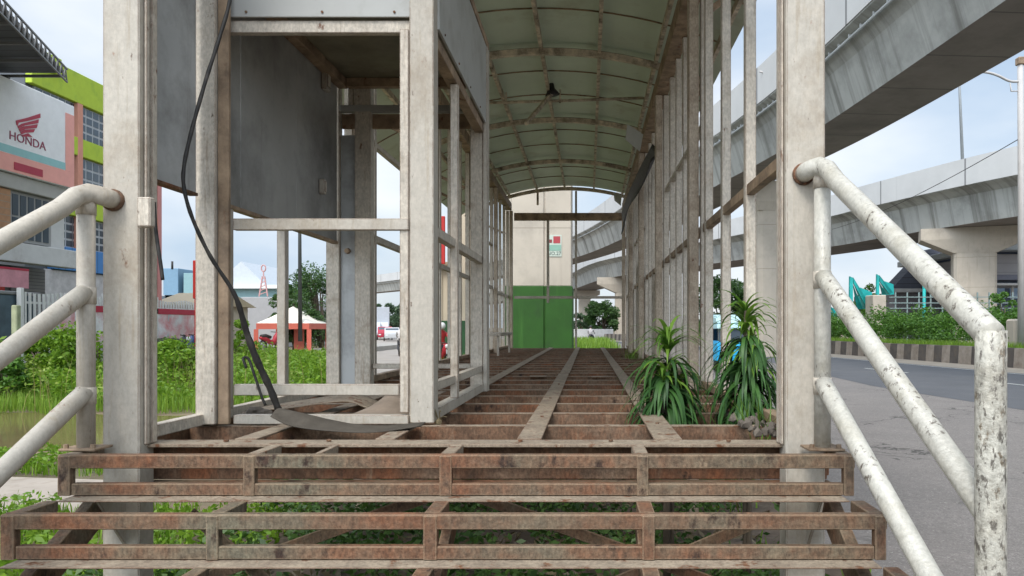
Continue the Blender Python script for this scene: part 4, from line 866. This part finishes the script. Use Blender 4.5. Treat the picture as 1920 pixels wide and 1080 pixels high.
house('roadside_house', PX(296, 44), PX(378, 44), 44, 50, PZ(572, 44), PZ(545, 44)-PZ(572, 44), flat('cream_plaster', (.50, .44, .33)), flat('ochre_roof', (.42, .34, .21)), 'low cream house with ochre pitched roof behind the fence', win=3)
house('blue_block', PX(306, 90), PX(334, 90), 90, 98, PZ(503, 90), 0, flat('blue_cladding_hazed', (.17, .29, .40)), None, 'blue high block far behind the ochre roof', win=3)
house('teal_block', PX(344, 90), PX(366, 90), 90, 98, PZ(512, 90), 0, flat('teal_glass_hazed', (.22, .36, .38)), None, 'teal glass block right of the blue block', win=2)
tag(tube('roof_mast', m_black, None, [P(323, 505, 89), P(323, 490, 89)], .12, 6), 'stubby mast with antenna on the blue block roof', 'antenna')
bm = bmesh.new(); bm_box(bm, PX(361, 26), PX(369, 26), 26, 26.1, PZ(560, 26), PZ(488, 26), .02); bm_box(bm, PX(364, 26), PX(366, 26), 26.02, 26.08, .2, PZ(560, 26), 0); tag(done(bm, 'red_roadside_sign', flat('sign_bright_red', (.5, .03, .02))), 'tall narrow red sign at the right end of the fence', 'sign')
tag(house('grey_wall_building', PX(452, 60), PX(530, 60), 60, 70, PZ(557, 60), 0, flat('grey_render', (.36, .36, .36)), None, 'low plain grey building behind the red tent'), cat='building')
hall = thing('glazed_hall', (PX(470, 85), 90, 0), 'pale glazed hall with sloping translucent roof far behind the grey building', 'building')
box('wall', flat('teal_glass_hazed', (.22, .36, .38)), hall, PX(420, 85), PX(530, 85), 85, 95, 0, PZ(537, 85), .05)
prism('roof', flat('pale_roof', (.5, .54, .58)), hall, [P(400, 536, 85), P(500, 536, 85), P(452, 490, 85)], (0, 10, 0))
box('cornice', flat('white_trim', (.65, .66, .66)), hall, PX(420, 84), PX(532, 84), 84.2, 84.9, PZ(541, 84), PZ(534, 84), .03)
cr_ = thing('lattice_tower', (PX(494, 80), 80, 0), 'small red and white lattice tower with ring on top', 'tower')
bm = bmesh.new()
for s in (-1, 1): bm_bar(bm, P(494+s*8, 556, 80), P(494+s*2, 518, 80), .12, .12, 0)
for k in range(5): bm_bar(bm, P(494-7+k, 552-k*7, 80), P(494+7-k, 547-k*7, 80), .08, .08, 0)
bm_bar(bm, P(494, 518, 80), P(494, 508, 80), .1, .1, 0); done(bm, 'mast', flat('tower_red', (.5, .28, .27)), cr_)
bm = bmesh.new(); bm_tube(bm, [P(494+4*math.cos(a), 503+6*math.sin(a), 80) for a in np.linspace(0, 2*math.pi, 17)], .07, 6, False); done(bm, 'ring', flat('tower_red', (.5, .28, .27)), cr_)
tag(tube('utility_pole', flat('pole_dark', (.06, .065, .06)), None, [P(563, 640, 40), P(562, 430, 40), P(562, 400, 40)], [.12, .09, .08], 8), 'dark utility pole rising from the shrubs right of the tent', 'pole')

# red and white gazebo tent with motorbike below it
YT = 40.0
tn = thing('gazebo_tent', (PX(529, YT), YT, 0), 'gazebo tent with white peaked top and red legs standing in the weeds', 'tent')
w2 = 1.42; cx = PX(530, YT); ze = PZ(606, YT); za = PZ(573, YT)
def pyramid(bm, cx, cy, r, z0, z1, n=6):
    prev = None
    for i in range(n+1):
        t = i/n; rr = r*(1-t); z = z0+(z1-z0)*(t**1.08); ring = [bm.verts.new((cx+sx*rr, cy+sy*rr, z)) for sx, sy in ((-1, -1), (1, -1), (1, 1), (-1, 1))] if i < n else [bm.verts.new((cx, cy, z1))]
        if prev:
            for j in range(4):
                if i < n: bm.faces.new((prev[j], prev[(j+1) % 4], ring[(j+1) % 4], ring[j]))
                else: bm.faces.new((prev[j], prev[(j+1) % 4], ring[0]))
        prev = ring
bm = bmesh.new(); pyramid(bm, cx, YT+w2, w2, ze, za); done(bm, 'canopy', flat('tent_cream', (.80, .74, .64)), tn)
m_tr2 = flat('tent_red', (.55, .13, .09))
for (a, b, c, d) in ((-w2, w2, 0, .02), (-w2, w2, 2*w2-.02, 2*w2)): box('valance', m_tr2, tn, cx+a, cx+b, YT+c, YT+d, ze-.32, ze, 0)
for s in (-1, 1): box('valance', m_tr2, tn, cx+s*w2-.01, cx+s*w2+.01, YT+.021, YT+2*w2-.021, ze-.32, ze, 0)
for sx in (-1, 1):
    for sy in (0, 1): box('leg', m_tr2, tn, cx+sx*w2-.12, cx+sx*w2+.12, YT+sy*2*w2-.03, YT+sy*2*w2+.0, 0, ze-.322, 0)
box('side_curtain', m_tr2, tn, cx+.25, cx+.8, YT+.9, YT+.93, .2, ze-.322, 0)
motorbike((PX(508, 39), 39, .35), R(75), 'red and dark motorcycle parked at the tent', red_p)

# people and vehicles
rider((PX(1108, 68), 68, 0), R(80), 'dark motorcycle ridden past the far green pier side', 'rider in grey shirt and dark helmet on the road beyond the shelter end', dark_p, flat('shirt_grey', (.35, .33, .33)), flat('helmet_dark', (.03, .03, .03)))
rider((PX(829, 29), 29, 0), R(-60), 'red motorcycle stopped beside the cream pier', 'rider with red jacket and white helmet by the cream pier', red_p, flat('jacket_red', (.35, .03, .03)), flat('helmet_white', (.6, .6, .58)))
rider((PX(753, 42), 42, 0), R(95), 'black motorcycle on the side road nearest the booth', 'rider with white shirt on the side road', dark_p, flat('shirt_white', (.55, .52, .5)), flat('helmet_dark', (.03, .03, .03)))
def car(loc, rot, L_, Wd, H, paint, label, cat='car', box_h=None):
    t = thing('parked_truck' if cat == 'truck' else 'car', loc, label, cat); t.rotation_euler = (0, 0, rot); M = parent_mat(t)
    def T(bm, name, m, par=t, sm=False): bmesh.ops.recalc_face_normals(bm, faces=bm.faces); bm.transform(M); return done(bm, name, m, par, sm)
    bm = bmesh.new(); w = Wd/2; prof = [(-L_/2, .35), (L_/2, .35), (L_/2, .85), (L_*.28, .98), (L_*.12, H), (-L_*.38, H), (-L_/2, .98)]
    vv = [bm.verts.new((x, -w, z)) for x, z in prof]; f = bm.faces.new(vv); r = bmesh.ops.extrude_face_region(bm, geom=[f]); bmesh.ops.translate(bm, verts=[v for v in r['geom'] if isinstance(v, bmesh.types.BMVert)], vec=(0, Wd, 0)); bmesh.ops.bevel(bm, geom=bm.edges[:], offset=.06, segments=2, affect='EDGES'); T(bm, 'body', paint)
    for x, nx in ((L_*.205, 1), (-L_*.455, -1)):
        bm = bmesh.new(); bm_bar(bm, (x+.06*nx, 0, 1.0), (x-(.1*nx if nx > 0 else -.04), 0, H-.1), Wd*.85, .03, 0); T(bm, 'windscreen', m_win)
    for s in (-1, 1):
        bm = bmesh.new(); bm_box(bm, -L_*.36, L_*.1, s*w-.01, s*w+.012, 1.0, H-.14, 0); T(bm, 'side_window', m_win)
        for x in (-L_*.3, L_*.3):
            bm = bmesh.new(); bm_tube(bm, [(x, s*w-.1, .33), (x, s*w+.02, .33)], .33, 14); wh = T(bm, 'wheel', m_black, t); bm = bmesh.new(); bm_tube(bm, [(x, s*w+.0, .33), (x, s*w+.03, .33)], .18, 10); T(bm, 'rim', flat('hub_grey', (.3, .3, .3)), wh)
        bm = bmesh.new(); bm_box(bm, L_/2-.02, L_/2+.02, s*w*.7-.15, s*w*.7+.15, .62, .78, .01); T(bm, 'headlight', flat('lamp_glass', (.6, .6, .58)))
    if box_h:
        bm = bmesh.new(); bm_box(bm, -L_*.75, -L_*.05, -w*1.1, w*1.1, .9, box_h, .03); T(bm, 'cargo_box', flat('cargo_grey', (.42, .44, .47)))
    return t
car((PX(722, 96), 96, 0), R(-75), 4.2, 1.8, 1.7, flat('car_red', (.35, .03, .05), .3), 'dark red car far down the side road')
car((PX(706, 100), 102, 0), R(-75), 5.5, 2.1, 2.3, flat('truck_white', (.5, .52, .55), .4), 'pale box truck far down the side road', 'truck', 4.4)
car((PX(735, 88), 88, 0), R(-75), 4.0, 1.7, 1.6, flat('car_silver', (.45, .45, .45), .3), 'silver car right of the dark red one')
hb = thing('billboard', (PX(713, 110), 110, 0), 'small white billboard above the far truck', 'billboard')
box('board', flat('board_white', (.7, .72, .74)), hb, PX(708, 110), PX(718.5, 110), 110, 110.2, PZ(607, 110), PZ(599, 110), .02); box('post', m_framed, hb, PX(712.5, 110), PX(714, 110), 110.02, 110.15, 0, PZ(607, 110)-.002, 0)

# blue three-wheeled taxi behind the tall plant
def trike():
    loc = Vector((PX(1362, 28), 28, 0)); t = thing('three_wheeled_taxi', loc, 'blue three-wheeled taxi with pale roof stopped on the road behind the tall plant', 'three-wheeler'); t.rotation_euler = (0, 0, R(95)); M = parent_mat(t)
    def T(bm, name, m, par=t, sm=False): bmesh.ops.recalc_face_normals(bm, faces=bm.faces); bm.transform(M); return done(bm, name, m, par, sm)
    mb = flat('taxi_blue', (.03, .42, .74), .35); mr = flat('taxi_roof', (.42, .60, .62), .5)
    def slab(prof, w, bev): 
        bm = bmesh.new(); vv = [bm.verts.new((x, -w, z)) for x, z in prof]; f = bm.faces.new(vv); r = bmesh.ops.extrude_face_region(bm, geom=[f]); bmesh.ops.translate(bm, verts=[v for v in r['geom'] if isinstance(v, bmesh.types.BMVert)], vec=(0, 2*w, 0)); bmesh.ops.bevel(bm, geom=bm.edges[:], offset=bev, segments=2, affect='EDGES'); return bm
    T(slab([(-1.3, .35), (.7, .35), (1.2, .5), (1.15, .95), (.8, 1.1), (-1.3, 1.12), (-1.38, .8)], .68, .06), 'body', mb)
    T(slab([(-1.25, 1.72), (-1.1, 1.98), (-.2, 2.08), (.5, 1.95), (.75, 1.7)], .68, .05), 'roof', mr)
    T(slab([(-1.34, 1.55), (-1.28, 1.72), (.78, 1.72), (.84, 1.55)], .69, .02), 'roof_band', flat('taxi_band', (.45, .66, .70)))
    T(slab([(-1.28, 1.10), (-1.25, 1.56), (-1.1, 1.56), (-1.1, 1.10)], .62, .01), 'rear_window', m_win)
    T(slab([(.82, 1.08), (.72, 1.56), (.76, 1.56), (.88, 1.08)], .6, .01), 'windscreen', m_win)
    for s in (-1, 1):
        for x in (-.3, .55): bm = bmesh.new(); bm_box(bm, x-.035, x+.035, s*.64-.02, s*.64+.02, 1.1, 1.57, .004); T(bm, 'pillar', mb)
        bm = bmesh.new(); bm_tube(bm, [(-.85, s*.6-.05, .25), (-.85, s*.6+.05, .25)], .25, 14); T(bm, 'wheel', m_black)
        bm = bmesh.new(); bm_box(bm, -1.40, -1.37, s*.5-.08, s*.5+.08, .7, .85, .01); T(bm, 'tail_light', flat('lens_red', (.35, .02, .02)))
    bm = bmesh.new(); bm_tube(bm, [(1.0, -.05, .25), (1.0, .05, .25)], .25, 14); T(bm, 'wheel', m_black)
    bm = bmesh.new(); bm_box(bm, -1.0, -.7, -.5, .5, .9, 1.4, .05); T(bm, 'seat', flat('seat_maroon', (.25, .05, .05)))
trike()
# low white road wall far ahead
bm = bmesh.new(); bm_box(bm, PX(1076, 96), PX(1150, 96), 96, 96.4, 0, PZ(617, 96), .03); tag(done(bm, 'low_road_wall', flat('wall_white', (.55, .53, .5), dirt=((.35, .32, .3), .4, .6))), 'low whitewashed wall across the road beyond the shelter', 'wall')

# right side beyond the median
rsd = thing('dark_gabled_hall', (PX(1735, 75), 78, 0), 'dark hall with steep gabled roof beyond the median hedge', 'building')
prism('roof', mat('slate_roof', (.09, .095, .12), .7, .15, .5, seams=(2, .6, .03, (.05, .05, .06)), bump=0), rsd, [P(1672, 541, 75), P(1830, 541, 75), P(1815, 465, 75), P(1742, 467, 75)], (0, 2.5, 0))
box('wall', flat('dark_hall_wall', (.16, .15, .15)), rsd, PX(1674, 75), PX(1830, 75), 74.5, 86, 0, PZ(548, 75), .03)
box('eaves', flat('pale_eaves', (.45, .44, .42)), rsd, PX(1664, 74), PX(1830, 74), 73.9, 74.49, PZ(548, 74), PZ(541, 74), .02)
bs = thing('bus_station', (PX(1900, 65), 68, 0), 'grey bus station hall with long flat roof at the right edge', 'building')
box('upper_wall', mat('metal_cladding', (.36, .34, .34), .6, .1, .4, seams=(2, .8, .03, (.26, .25, .25)), bump=0), bs, PX(1852, 65), PX(2100, 65), 65, 80, PZ(516, 65), PZ(476, 65), .05)
box('roof', flat('roof_pale_grey', (.32, .34, .34)), bs, PX(1845, 64), PX(2110, 64), 63.5, 82, PZ(470, 64), PZ(457, 64), .05)
box('clerestory', flat('clerestory_dark', (.05, .07, .11)), bs, PX(1852, 65), PX(2100, 65), 65.3, 79, PZ(476, 65)+.002, PZ(470, 64)-.002, .0)
box('lower_beam', flat('beam_grey', (.15, .15, .18)), bs, PX(1852, 64), PX(2100, 64), 64.4, 64.99, PZ(526, 65), PZ(516, 65), .03)
box('canopy', flat('pale_eaves', (.45, .44, .42)), bs, PX(1850, 60), PX(2100, 60), 60, 64.3, PZ(535, 60), PZ(531, 60), .03)
box('lower_wall', flat('glazing_dark', (.07, .09, .13), .3), bs, PX(1852, 66), PX(2100, 66), 66, 79, 0, PZ(527, 66), .02)
for k in range(9): box('window', flat('window_pale', (.33, .45, .6), .2), bs, PX(1868+k*26, 65.9), PX(1884+k*26, 65.9), 65.9, 65.99, PZ(560, 65.9), PZ(536, 65.9), .0)
for k in range(6): box('column', flat('pale_eaves', (.45, .44, .42)), bs, PX(1858+k*40, 61), PX(1861+k*40, 61), 61, 61.2, 0, PZ(535, 60)-.01, 0)
# teal folded canopies
m_teal = flat('teal_fabric', (.015, .36, .34), .5, var=.25, vs_=1)
for i, (px, w, y0_, y1_, lb) in enumerate(((1593, 40, 518, 578, 'leftmost teal folded sail canopy behind the hedge'), (1644, 30, 514, 552, 'middle teal folded sail canopy next to the dark gable'), (1732, 20, 518, 541, 'smallest teal sail canopy in front of the dark roof'), (1552, 16, 566, 596, 'low teal sail canopy partly hidden by the handrail'))):
    Y = 54+i*2; t = thing('sail_canopy', (PX(px, Y), Y, 0), lb, 'canopy', 'teal sail canopies')
    prism('mast', m_teal, t, [P(px, y1_, Y), P(px+w*.16, y1_, Y), P(px+w*.16, y0_+3, Y), P(px+w*.02, y0_, Y)], (0, .25, 0))
    prism('sail', m_teal, t, [P(px+w*.17, y0_+2, Y), P(px+w, y1_-4, Y+1), P(px+w*.82, y1_, Y+1), P(px+w*.2, y0_+14, Y)], (0, .15, .0))
    prism('sail', m_teal, t, [P(px+w*.17, y0_+16, Y+.3), P(px+w*.6, y1_, Y+1.2), P(px+w*.35, y1_, Y+1.2)], (0, .12, .0))
    prism('sail', flat('teal_pale', (.12, .5, .47)), t, [P(px+w*.2, y0_+15, Y+.1), P(px+w*.78, y1_, Y+1.1), P(px+w*.64, y1_, Y+1.1)], (0, .06, .0))
    prism('sail', m_teal, t, [P(px+w*.5, y0_+(y1_-y0_)*.35, Y+1.3), P(px+w*1.05, y0_+(y1_-y0_)*.5, Y+1.6), P(px+w*1.08, y1_, Y+1.6), P(px+w*.3, y1_+2, Y+1.4)], (0, .12, 0))
    tube('support', m_teal, t, [(PX(px+w*.1, Y), Y+.1, 0), (PX(px+w*.1, Y), Y+.1, PZ(y1_, Y))], .12, 6)
rl_ = thing('busway_railing', (PX(1720, 50), 50, 0), 'pale green tubular railing behind the median hedge', 'railing')
for z in (PZ(557, 50), PZ(568, 50), PZ(578, 50)): box('rail', flat('rail_pale', (.20, .26, .25)), rl_, PX(1668, 50), PX(1930, 50), 50, 50.05, z-.03, z+.03, 0)
for k in range(12): px = 1680+k*22; box('post', flat('rail_pale', (.20, .26, .25)), rl_, PX(px, 50)-.04, PX(px, 50)+.04, 50.051, 50.12, 0, PZ(548, 50), 0)
bm = bmesh.new(); bm_box(bm, PX(1637, 53), PX(1662, 53), 53, 54.5, 0, PZ(553, 53), .05); tag(done(bm, 'concrete_kiosk', m_conc), 'square concrete block between the teal canopies and the railing', 'concrete block')
bm = bmesh.new(); bm_box(bm, PX(1902, 31.5), PX(1940, 31.5), 31.5, 32.2, .5, PZ(598, 31.5), .08); tag(done(bm, 'concrete_bollard', m_conc), 'rounded concrete block standing on the median at the right edge', 'concrete block')
# street lamp on the median
YL = 31.0
sl = thing('street_lamp', (PX(1916, YL), YL, .5), 'grey street lamp with long curved arm on the median at right edge', 'street lamp')
m_pole = flat('pole_grey', (.46, .44, .42), .6)
tube('pole', m_pole, sl, [(PX(1916, YL), YL, .4), P(1915, 400, YL), P(1913, 112, YL)], [.16, .13, .11], 12)
tube('arm', m_pole, sl, catmull([P(1913, 153, YL), P(1893, 152, YL), P(1872, 142, YL), P(1852, 136, YL), P(1822, 133, YL), P(1785, 126, YL), P(1768, 122, YL)], 4), .055, 8)
tube('lamp_head', flat('lamp_head', (.5, .5, .5)), sl, [P(1776, 124, YL), P(1762, 122, YL), P(1750, 128, YL)], [.07, .13, .07], 8)
tube('bracket', m_pole, sl, [P(1912, 171, YL), P(1896, 171, YL), P(1894, 156, YL)], .025, 6)
box('insulator', m_framed, sl, PX(1911, YL)-.1, PX(1917, YL)+.1, YL-.15, YL+.15, PZ(122, YL), PZ(108, YL), .03)
w0, w1 = P(1908, 262, YL), P(1560, 430, 62)
tag(tube('overhead_wire', m_black, None, [w0.lerp(w1, t)+Vector((0, 0, -1.6*t*(1-t))) for t in np.linspace(0, 1, 16)], .018, 5), 'thin overhead wire running down from the street lamp pole', 'wire')
tag(tube('flyover_lamp', m_pole, None, catmull([P(1440, 172, 33), P(1440, 152, 33), P(1434, 138, 33), P(1424, 134, 33)], 4), .04, 6), 'small curved lamp arm on the near flyover parapet', 'lamp')

# ------------------------------------------------------------------ vegetation
def clumps(rng, centres, n, r):
    C = []
    for c in centres:
        rr = r*rng.uniform(.6, 1.3); C.append(np.array(c)+ball(n, rng)*np.array([rr, rr, rr*.75]))
    return np.concatenate(C)
def tree(loc, H, Rw, seed, mleaf, label, name='tree', trunk=.3, n=38, per=170, ls=.2, cat='tree', group=None, zc=None):
    rng = np.random.default_rng(seed); t = thing(name, loc, label, cat, group); x, y, z = loc
    bm = bmesh.new(); top = H*.75
    bm_tube(bm, [(x, y, z), (x+.05*Rw, y, z+top*.5), (x-.04*Rw, y, z+top)], [H*.03+.03, H*.02+.02, .02], 8)
    cs = []
    for k in range(n):
        d = ball(1, rng, .45)[0]; c = np.array([x+d[0]*Rw, y+d[1]*Rw, z+H*((trunk+1)/2)+d[2]*H*(1-trunk)/2]); cs.append(c)
        if k % 3 == 0: bm_tube(bm, [(x, y, z+H*trunk*rng.uniform(.7, 1.4)), tuple((np.array([x, y, z+H*.5])+c)/2), tuple(c)], [H*.012+.01, H*.008+.008, .008], 5)
    bmesh.ops.recalc_face_normals(bm, faces=bm.faces); done(bm, 'trunk', m_bark, t, True)
    V, Fc = leaves(clumps(rng, cs, per, Rw*.3), ls, rng); npmesh('crown', V, Fc, mleaf, t); return t
def carpet(name, area, dens, h, w, m, label=None, cat=None, rng=RNG, z=0, keep=None):
    x0, x1, y0, y1 = area; n = int((x1-x0)*(y1-y0)*dens); C = np.stack([rng.uniform(x0, x1, n), rng.uniform(y0, y1, n), np.full(n, z)], 1)
    if keep is not None: C = C[keep(C)]
    V, Fc = blades(C, h, w, rng); return tag(npmesh(name, V, Fc, m), label, cat, kind='stuff')
def wav(C, s=.8, p=0): return np.sin(C[:, 0]*s*1.3+p)*np.cos(C[:, 1]*s+p*2)+.5*np.sin(C[:, 0]*s*3.1+C[:, 1]*s*2.3+p)
# bright grass between puddle and weeds, and by the slab
def notwater(C): return (((C[:, 0]+9.6)/(5.4+.5*np.sin(C[:, 0]*3)))**2+((C[:, 1]-11.7)/(2.2+.25*np.sin(C[:, 0]*4)))**2 > 1)
carpet('grass', (-15, -3.2, 8.4, 17.5), 340, .30, .007, m_grass, 'bright green grass around the muddy puddle', 'grass', keep=lambda C: notwater(C) & (wav(C, 1.2) > -.9-(C[:, 1] > 13)*1.0) & ((C[:, 1] > 13.6) | (wav(C, 2.0, 1) > .8)))
carpet('grass', (-9, -2.3, 4.2, 8.6), 500, .13, .007, m_weed, 'low green ground cover beside the footpath slab', 'ground cover', keep=lambda C: (wav(C, 2, 2) > -.35) & ~((C[:, 1] > 6.45) & (C[:, 1] < 8.0)))
def groundcover(name, area, n, h, size, m, label, rng, keep=None):
    x0, x1, y0, y1 = area; C = np.stack([rng.uniform(x0, x1, n), rng.uniform(y0, y1, n), np.zeros(n)], 1)
    if keep is not None: C = C[keep(C)]
    hh = h*(.45+.55*np.clip(.5+.5*wav(C, 1.7, .6), 0, 1)); C[:, 2] = hh*rng.uniform(0, 1, len(C))**.6
    V, Fc = leaves(C, size, rng, .5); return tag(npmesh(name, V, Fc, m), label, 'ground cover', kind='stuff')
groundcover('low_weeds', (-9, -2.3, 4.4, 9.0), 26000, .22, .06, m_weed, 'low leafy weeds beside the steps and slab', np.random.default_rng(11), keep=lambda C: ~((C[:, 1] > 6.45) & (C[:, 1] < 8.1)) & (wav(C, 1.6, 3) > -.5))
# weed thicket across the lot
def thicket():
    rng = np.random.default_rng(21); V_ = []; F_ = []; cs = []
    for _ in range(900):
        y = rng.uniform(14.5, 37); x = rng.uniform(-14.2 if y < 26 else -24, -5.4-.27*max(0, y-16)); cs.append((x, y))
    cs = np.array(cs); hgt = .55+.45*np.clip(.5+.5*wav(np.column_stack([cs, cs[:, :1]]), .55, 1.3), 0, 1)
    hgt = np.minimum(hgt*np.clip(.75+(cs[:, 1]-14.5)*.05, 0, 1.25), np.where(cs[:, 1] > 24, 1.15-.017*cs[:, 1], 2)/1.1)
    cen = []
    for (x, y), h in zip(cs, hgt):
        n = 95; d = ball(n, rng, .1); r = rng.uniform(.35, .7); cen.append(np.column_stack([x+d[:, 0]*r, y+d[:, 1]*r, np.abs(h*.55+d[:, 2]*h*.6)]))
    C = np.concatenate(cen); V, Fc = leaves(C, .11, rng, .42, .8); tag(npmesh('weed_thicket', V, Fc, m_weed), 'dense leafy weeds filling the empty lot on the left', 'weeds', kind='stuff')
thicket()
carpet('dry_stalks', (-14, -4.6, 13.5, 30), 9, 1.0, .006, leafmat('straw', (.22, .20, .07), (.38, .32, .13)), 'sparse pale dry stalks among the weeds', 'stalks', keep=lambda C: (wav(C, .9, 5) > 0) & (C[:, 0] < -5.4-.27*np.maximum(0, C[:, 1]-16)))
groundcover('pale_weeds', (-14, -6.5, 13.6, 24), 9000, 1.0, .10, leafmat('pale_leaf', (.22, .32, .05), (.36, .46, .10), .4), 'paler yellow-green weeds mixed into the thicket', np.random.default_rng(25), keep=lambda C: wav(C, 1.1, 2) > .5)
def shrub(px, ptop, Y, Rw, seed, label, m=m_weedd, zb=0, n=26, per=200, ls=.13, group='shrubs in the weedy lot'):
    return tree((PX(px, Y), Y, zb), PZ(ptop, Y)-zb, Rw, seed, m, label, 'shrub', .08, n, per, ls, 'shrub', group)
shrub(75, 632, 17.5, 1.3, 31, 'leafy shrub at the left edge behind the handrail', m_weed)
shrub(185, 618, 18.5, 1.25, 32, 'shrub straight behind the left handrail post', m_weed)
shrub(352, 640, 18.0, .8, 33, 'shrub in front of the parked motorcycles', m_weed, n=16)
shrub(12, 660, 15.5, .8, 34, 'low shrub nearest the left picture edge', m_hedge, n=14)
shrub(445, 600, 26, .9, 35, 'light green shrub left of the tent', m_weed, n=16)
tree((PX(602, 47), 47, 0), PZ(500, 47), 2.1, 41, m_tree, 'tall bushy tree right of the tent beside the utility pole', trunk=.06, n=60, per=230, ls=.15)
tree((PX(552, 42), 42, 0), PZ(535, 42), 1.2, 43, m_tree, 'smaller bushy tree behind the tent', trunk=.08, n=30, per=180, ls=.17)
tree((PX(723, 130), 130, 0), PZ(568, 130), 2.6, 44, m_far, 'hazy dark tree at the end of the side road', trunk=.1, n=40, per=120, ls=.5)
tree((PX(700, 138), 138, 0), PZ(580, 138), 2.6, 45, m_far, 'hazy lower tree left at the end of the side road', trunk=.1, n=30, per=120, ls=.5)
tree((PX(765, 120), 120, 0), PZ(560, 120), 2.0, 46, m_far, 'hazy tree right of the side road end', trunk=.1, n=26, per=120, ls=.5)
tree((PX(1130, 100), 103, 0), PZ(563, 103), 2.3, 47, m_tree, 'rounded green tree behind the low white wall', trunk=.12, n=46, per=150, ls=.38)
tree((PX(1088, 120), 124, 0), PZ(588, 124), 2.0, 48, m_far, 'small distant tree beside the far pier', trunk=.1, n=20, per=120, ls=.45)
tree((PX(1352, 58), 58, .5), PZ(523, 58)-.5, 2.3, 49, m_tree, 'round tree on the median behind the blue taxi', trunk=.15, n=44, per=170, ls=.26)
tree((PX(1405, 62), 62, .5), PZ(545, 62)-.5, 2.0, 50, m_tree, 'lower median tree right behind the tall strap-leaved plant', trunk=.12, n=34, per=150, ls=.26)
tree((PX(1625, 70), 70, 0), PZ(536, 70), 1.6, 51, m_hedge, 'small yellowish tree between the teal canopies', trunk=.2, n=20, per=110, ls=.28)
tree((PX(1885, 48), 48, 0), PZ(548, 48), 1.1, 52, m_hedge, 'thin tree in front of the bus station', trunk=.25, n=14, per=90, ls=.2)
# hedge on the median
def hedge():
    rng = np.random.default_rng(61); cen = []; lowc = []
    Pp = [p for p in KBc if 14 < p.y < 80]; 
    for a, b in zip(Pp, Pp[1:]):
        t = (b-a).normalized(); nr = Vector((t.y, -t.x, 0)); Ls = (b-a).length
        for k in range(int(Ls*17)):
            s = rng.uniform(0, Ls); o = rng.uniform(1.8, 5.5); p = a+t*s+nr*o; top = 1.0+.85*min(1, (o-1.2)/2.2)+.28*math.sin(p.y*.9+o)+.2*math.sin(p.y*2.3); cen.append((p.x, p.y, .5+(top)*rng.uniform(.35, 1)))
        for k in range(int(Ls*520)):
            s = rng.uniform(0, Ls); o = rng.uniform(.3, 2.0); p = a+t*s+nr*o; lowc.append((p.x, p.y, .5))
    C = clumps(rng, cen, 85, .5); V, Fc = leaves(C, .16, rng); tag(npmesh('hedge', V, Fc, m_hedge), 'long leafy hedge growing on the median behind the striped kerb', 'hedge', kind=None)
    V, Fc = blades(np.array(lowc), .42, .012, rng); tag(npmesh('verge_grass', V, Fc, m_grass), 'bright grass verge above the striped kerb', 'grass', kind='stuff')
hedge()
# tufts beyond the platform end, near the piers and along the platform's road side
carpet('verge_tufts', (-2.6, 1.2, 19.2, 40), 230, .42, .012, m_grass, 'bright green grass strip just beyond the platform end', 'grass', keep=lambda C: C[:, 0] > -.9+0*C[:, 0])
carpet('far_grass', (-2.4, 1.5, 34, 62), 60, .75, .03, m_grass, 'bright grass mound beside the green-based pier beyond the platform', 'grass')
carpet('pier_grass', (-12, -2.7, 19.5, 36), 120, .42, .012, m_grass, 'green grass around the cream pier', 'grass', keep=lambda C: C[:, 0] > -4.6-.18*(C[:, 1]-19))
def twigs():
    bm = bmesh.new()
    for i, (dx, dz) in enumerate(((-.10, .12), (-.05, .09), (.02, .07), (.05, .04))): bm_tube(bm, catmull([(-.79, 3.95, DZ), (-.79+dx*.4, 3.93, DZ+dz*.9), (-.79+dx, 3.9, DZ+dz)], 3), .003, 5)
    bmesh.ops.create_icosphere(bm, subdivisions=1, radius=.02, matrix=Matrix.Translation((-.79, 3.94, DZ+.008)))
    tag(done(bm, 'dry_twigs', m_dry), 'dry reddish twigs at the foot of the booth corner post', 'twigs', kind='stuff')
twigs()
carpet('kerb_tufts', (1.1, 1.75, 3.6, 19), 90, .22, .008, m_weed, 'small weeds along the road side foot of the platform', 'weeds', keep=lambda C: wav(C, 2.2) > .1)
# plants in the dark under the platform and steps
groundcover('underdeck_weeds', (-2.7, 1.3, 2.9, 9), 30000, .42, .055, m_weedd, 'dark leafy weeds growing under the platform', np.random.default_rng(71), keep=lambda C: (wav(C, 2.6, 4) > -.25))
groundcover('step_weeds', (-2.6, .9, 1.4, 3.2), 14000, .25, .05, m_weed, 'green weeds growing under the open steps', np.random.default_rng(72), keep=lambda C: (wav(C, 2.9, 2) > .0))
# dry litter
rng = np.random.default_rng(81); C = np.stack([rng.uniform(-2.5, 1.3, 2600), rng.uniform(1.8, 8, 2600), rng.uniform(0, .05, 2600)], 1); V, Fc = leaves(C, .09, rng, .4); tag(npmesh('leaf_litter', V, Fc, m_dry), 'dry brown leaf litter under the steps', 'litter', kind='stuff')
# fringe of weeds poking up between joists on the right
rng = np.random.default_rng(82)
for i, (x, y, n) in enumerate(((.93, 8.2, 60), (.9, 4.0, 60), (.75, 12.5, 80))):
    C = np.stack([rng.normal(x, .07, n), rng.normal(y, .2, n), np.full(n, .95)], 1); V, Fc = blades(C, .25, .005, rng, .9)
    tag(npmesh('deck_weed', V, Fc, m_strapt if i < 3 else m_dry), ['green tuft of weeds at the right wall in the middle of the platform', 'green weeds at the foot of the taller strap-leaved plant', 'weed tuft near the far right end of the platform', 'dry twigs at the foot of the booth corner post'][i], 'weed', kind=None)
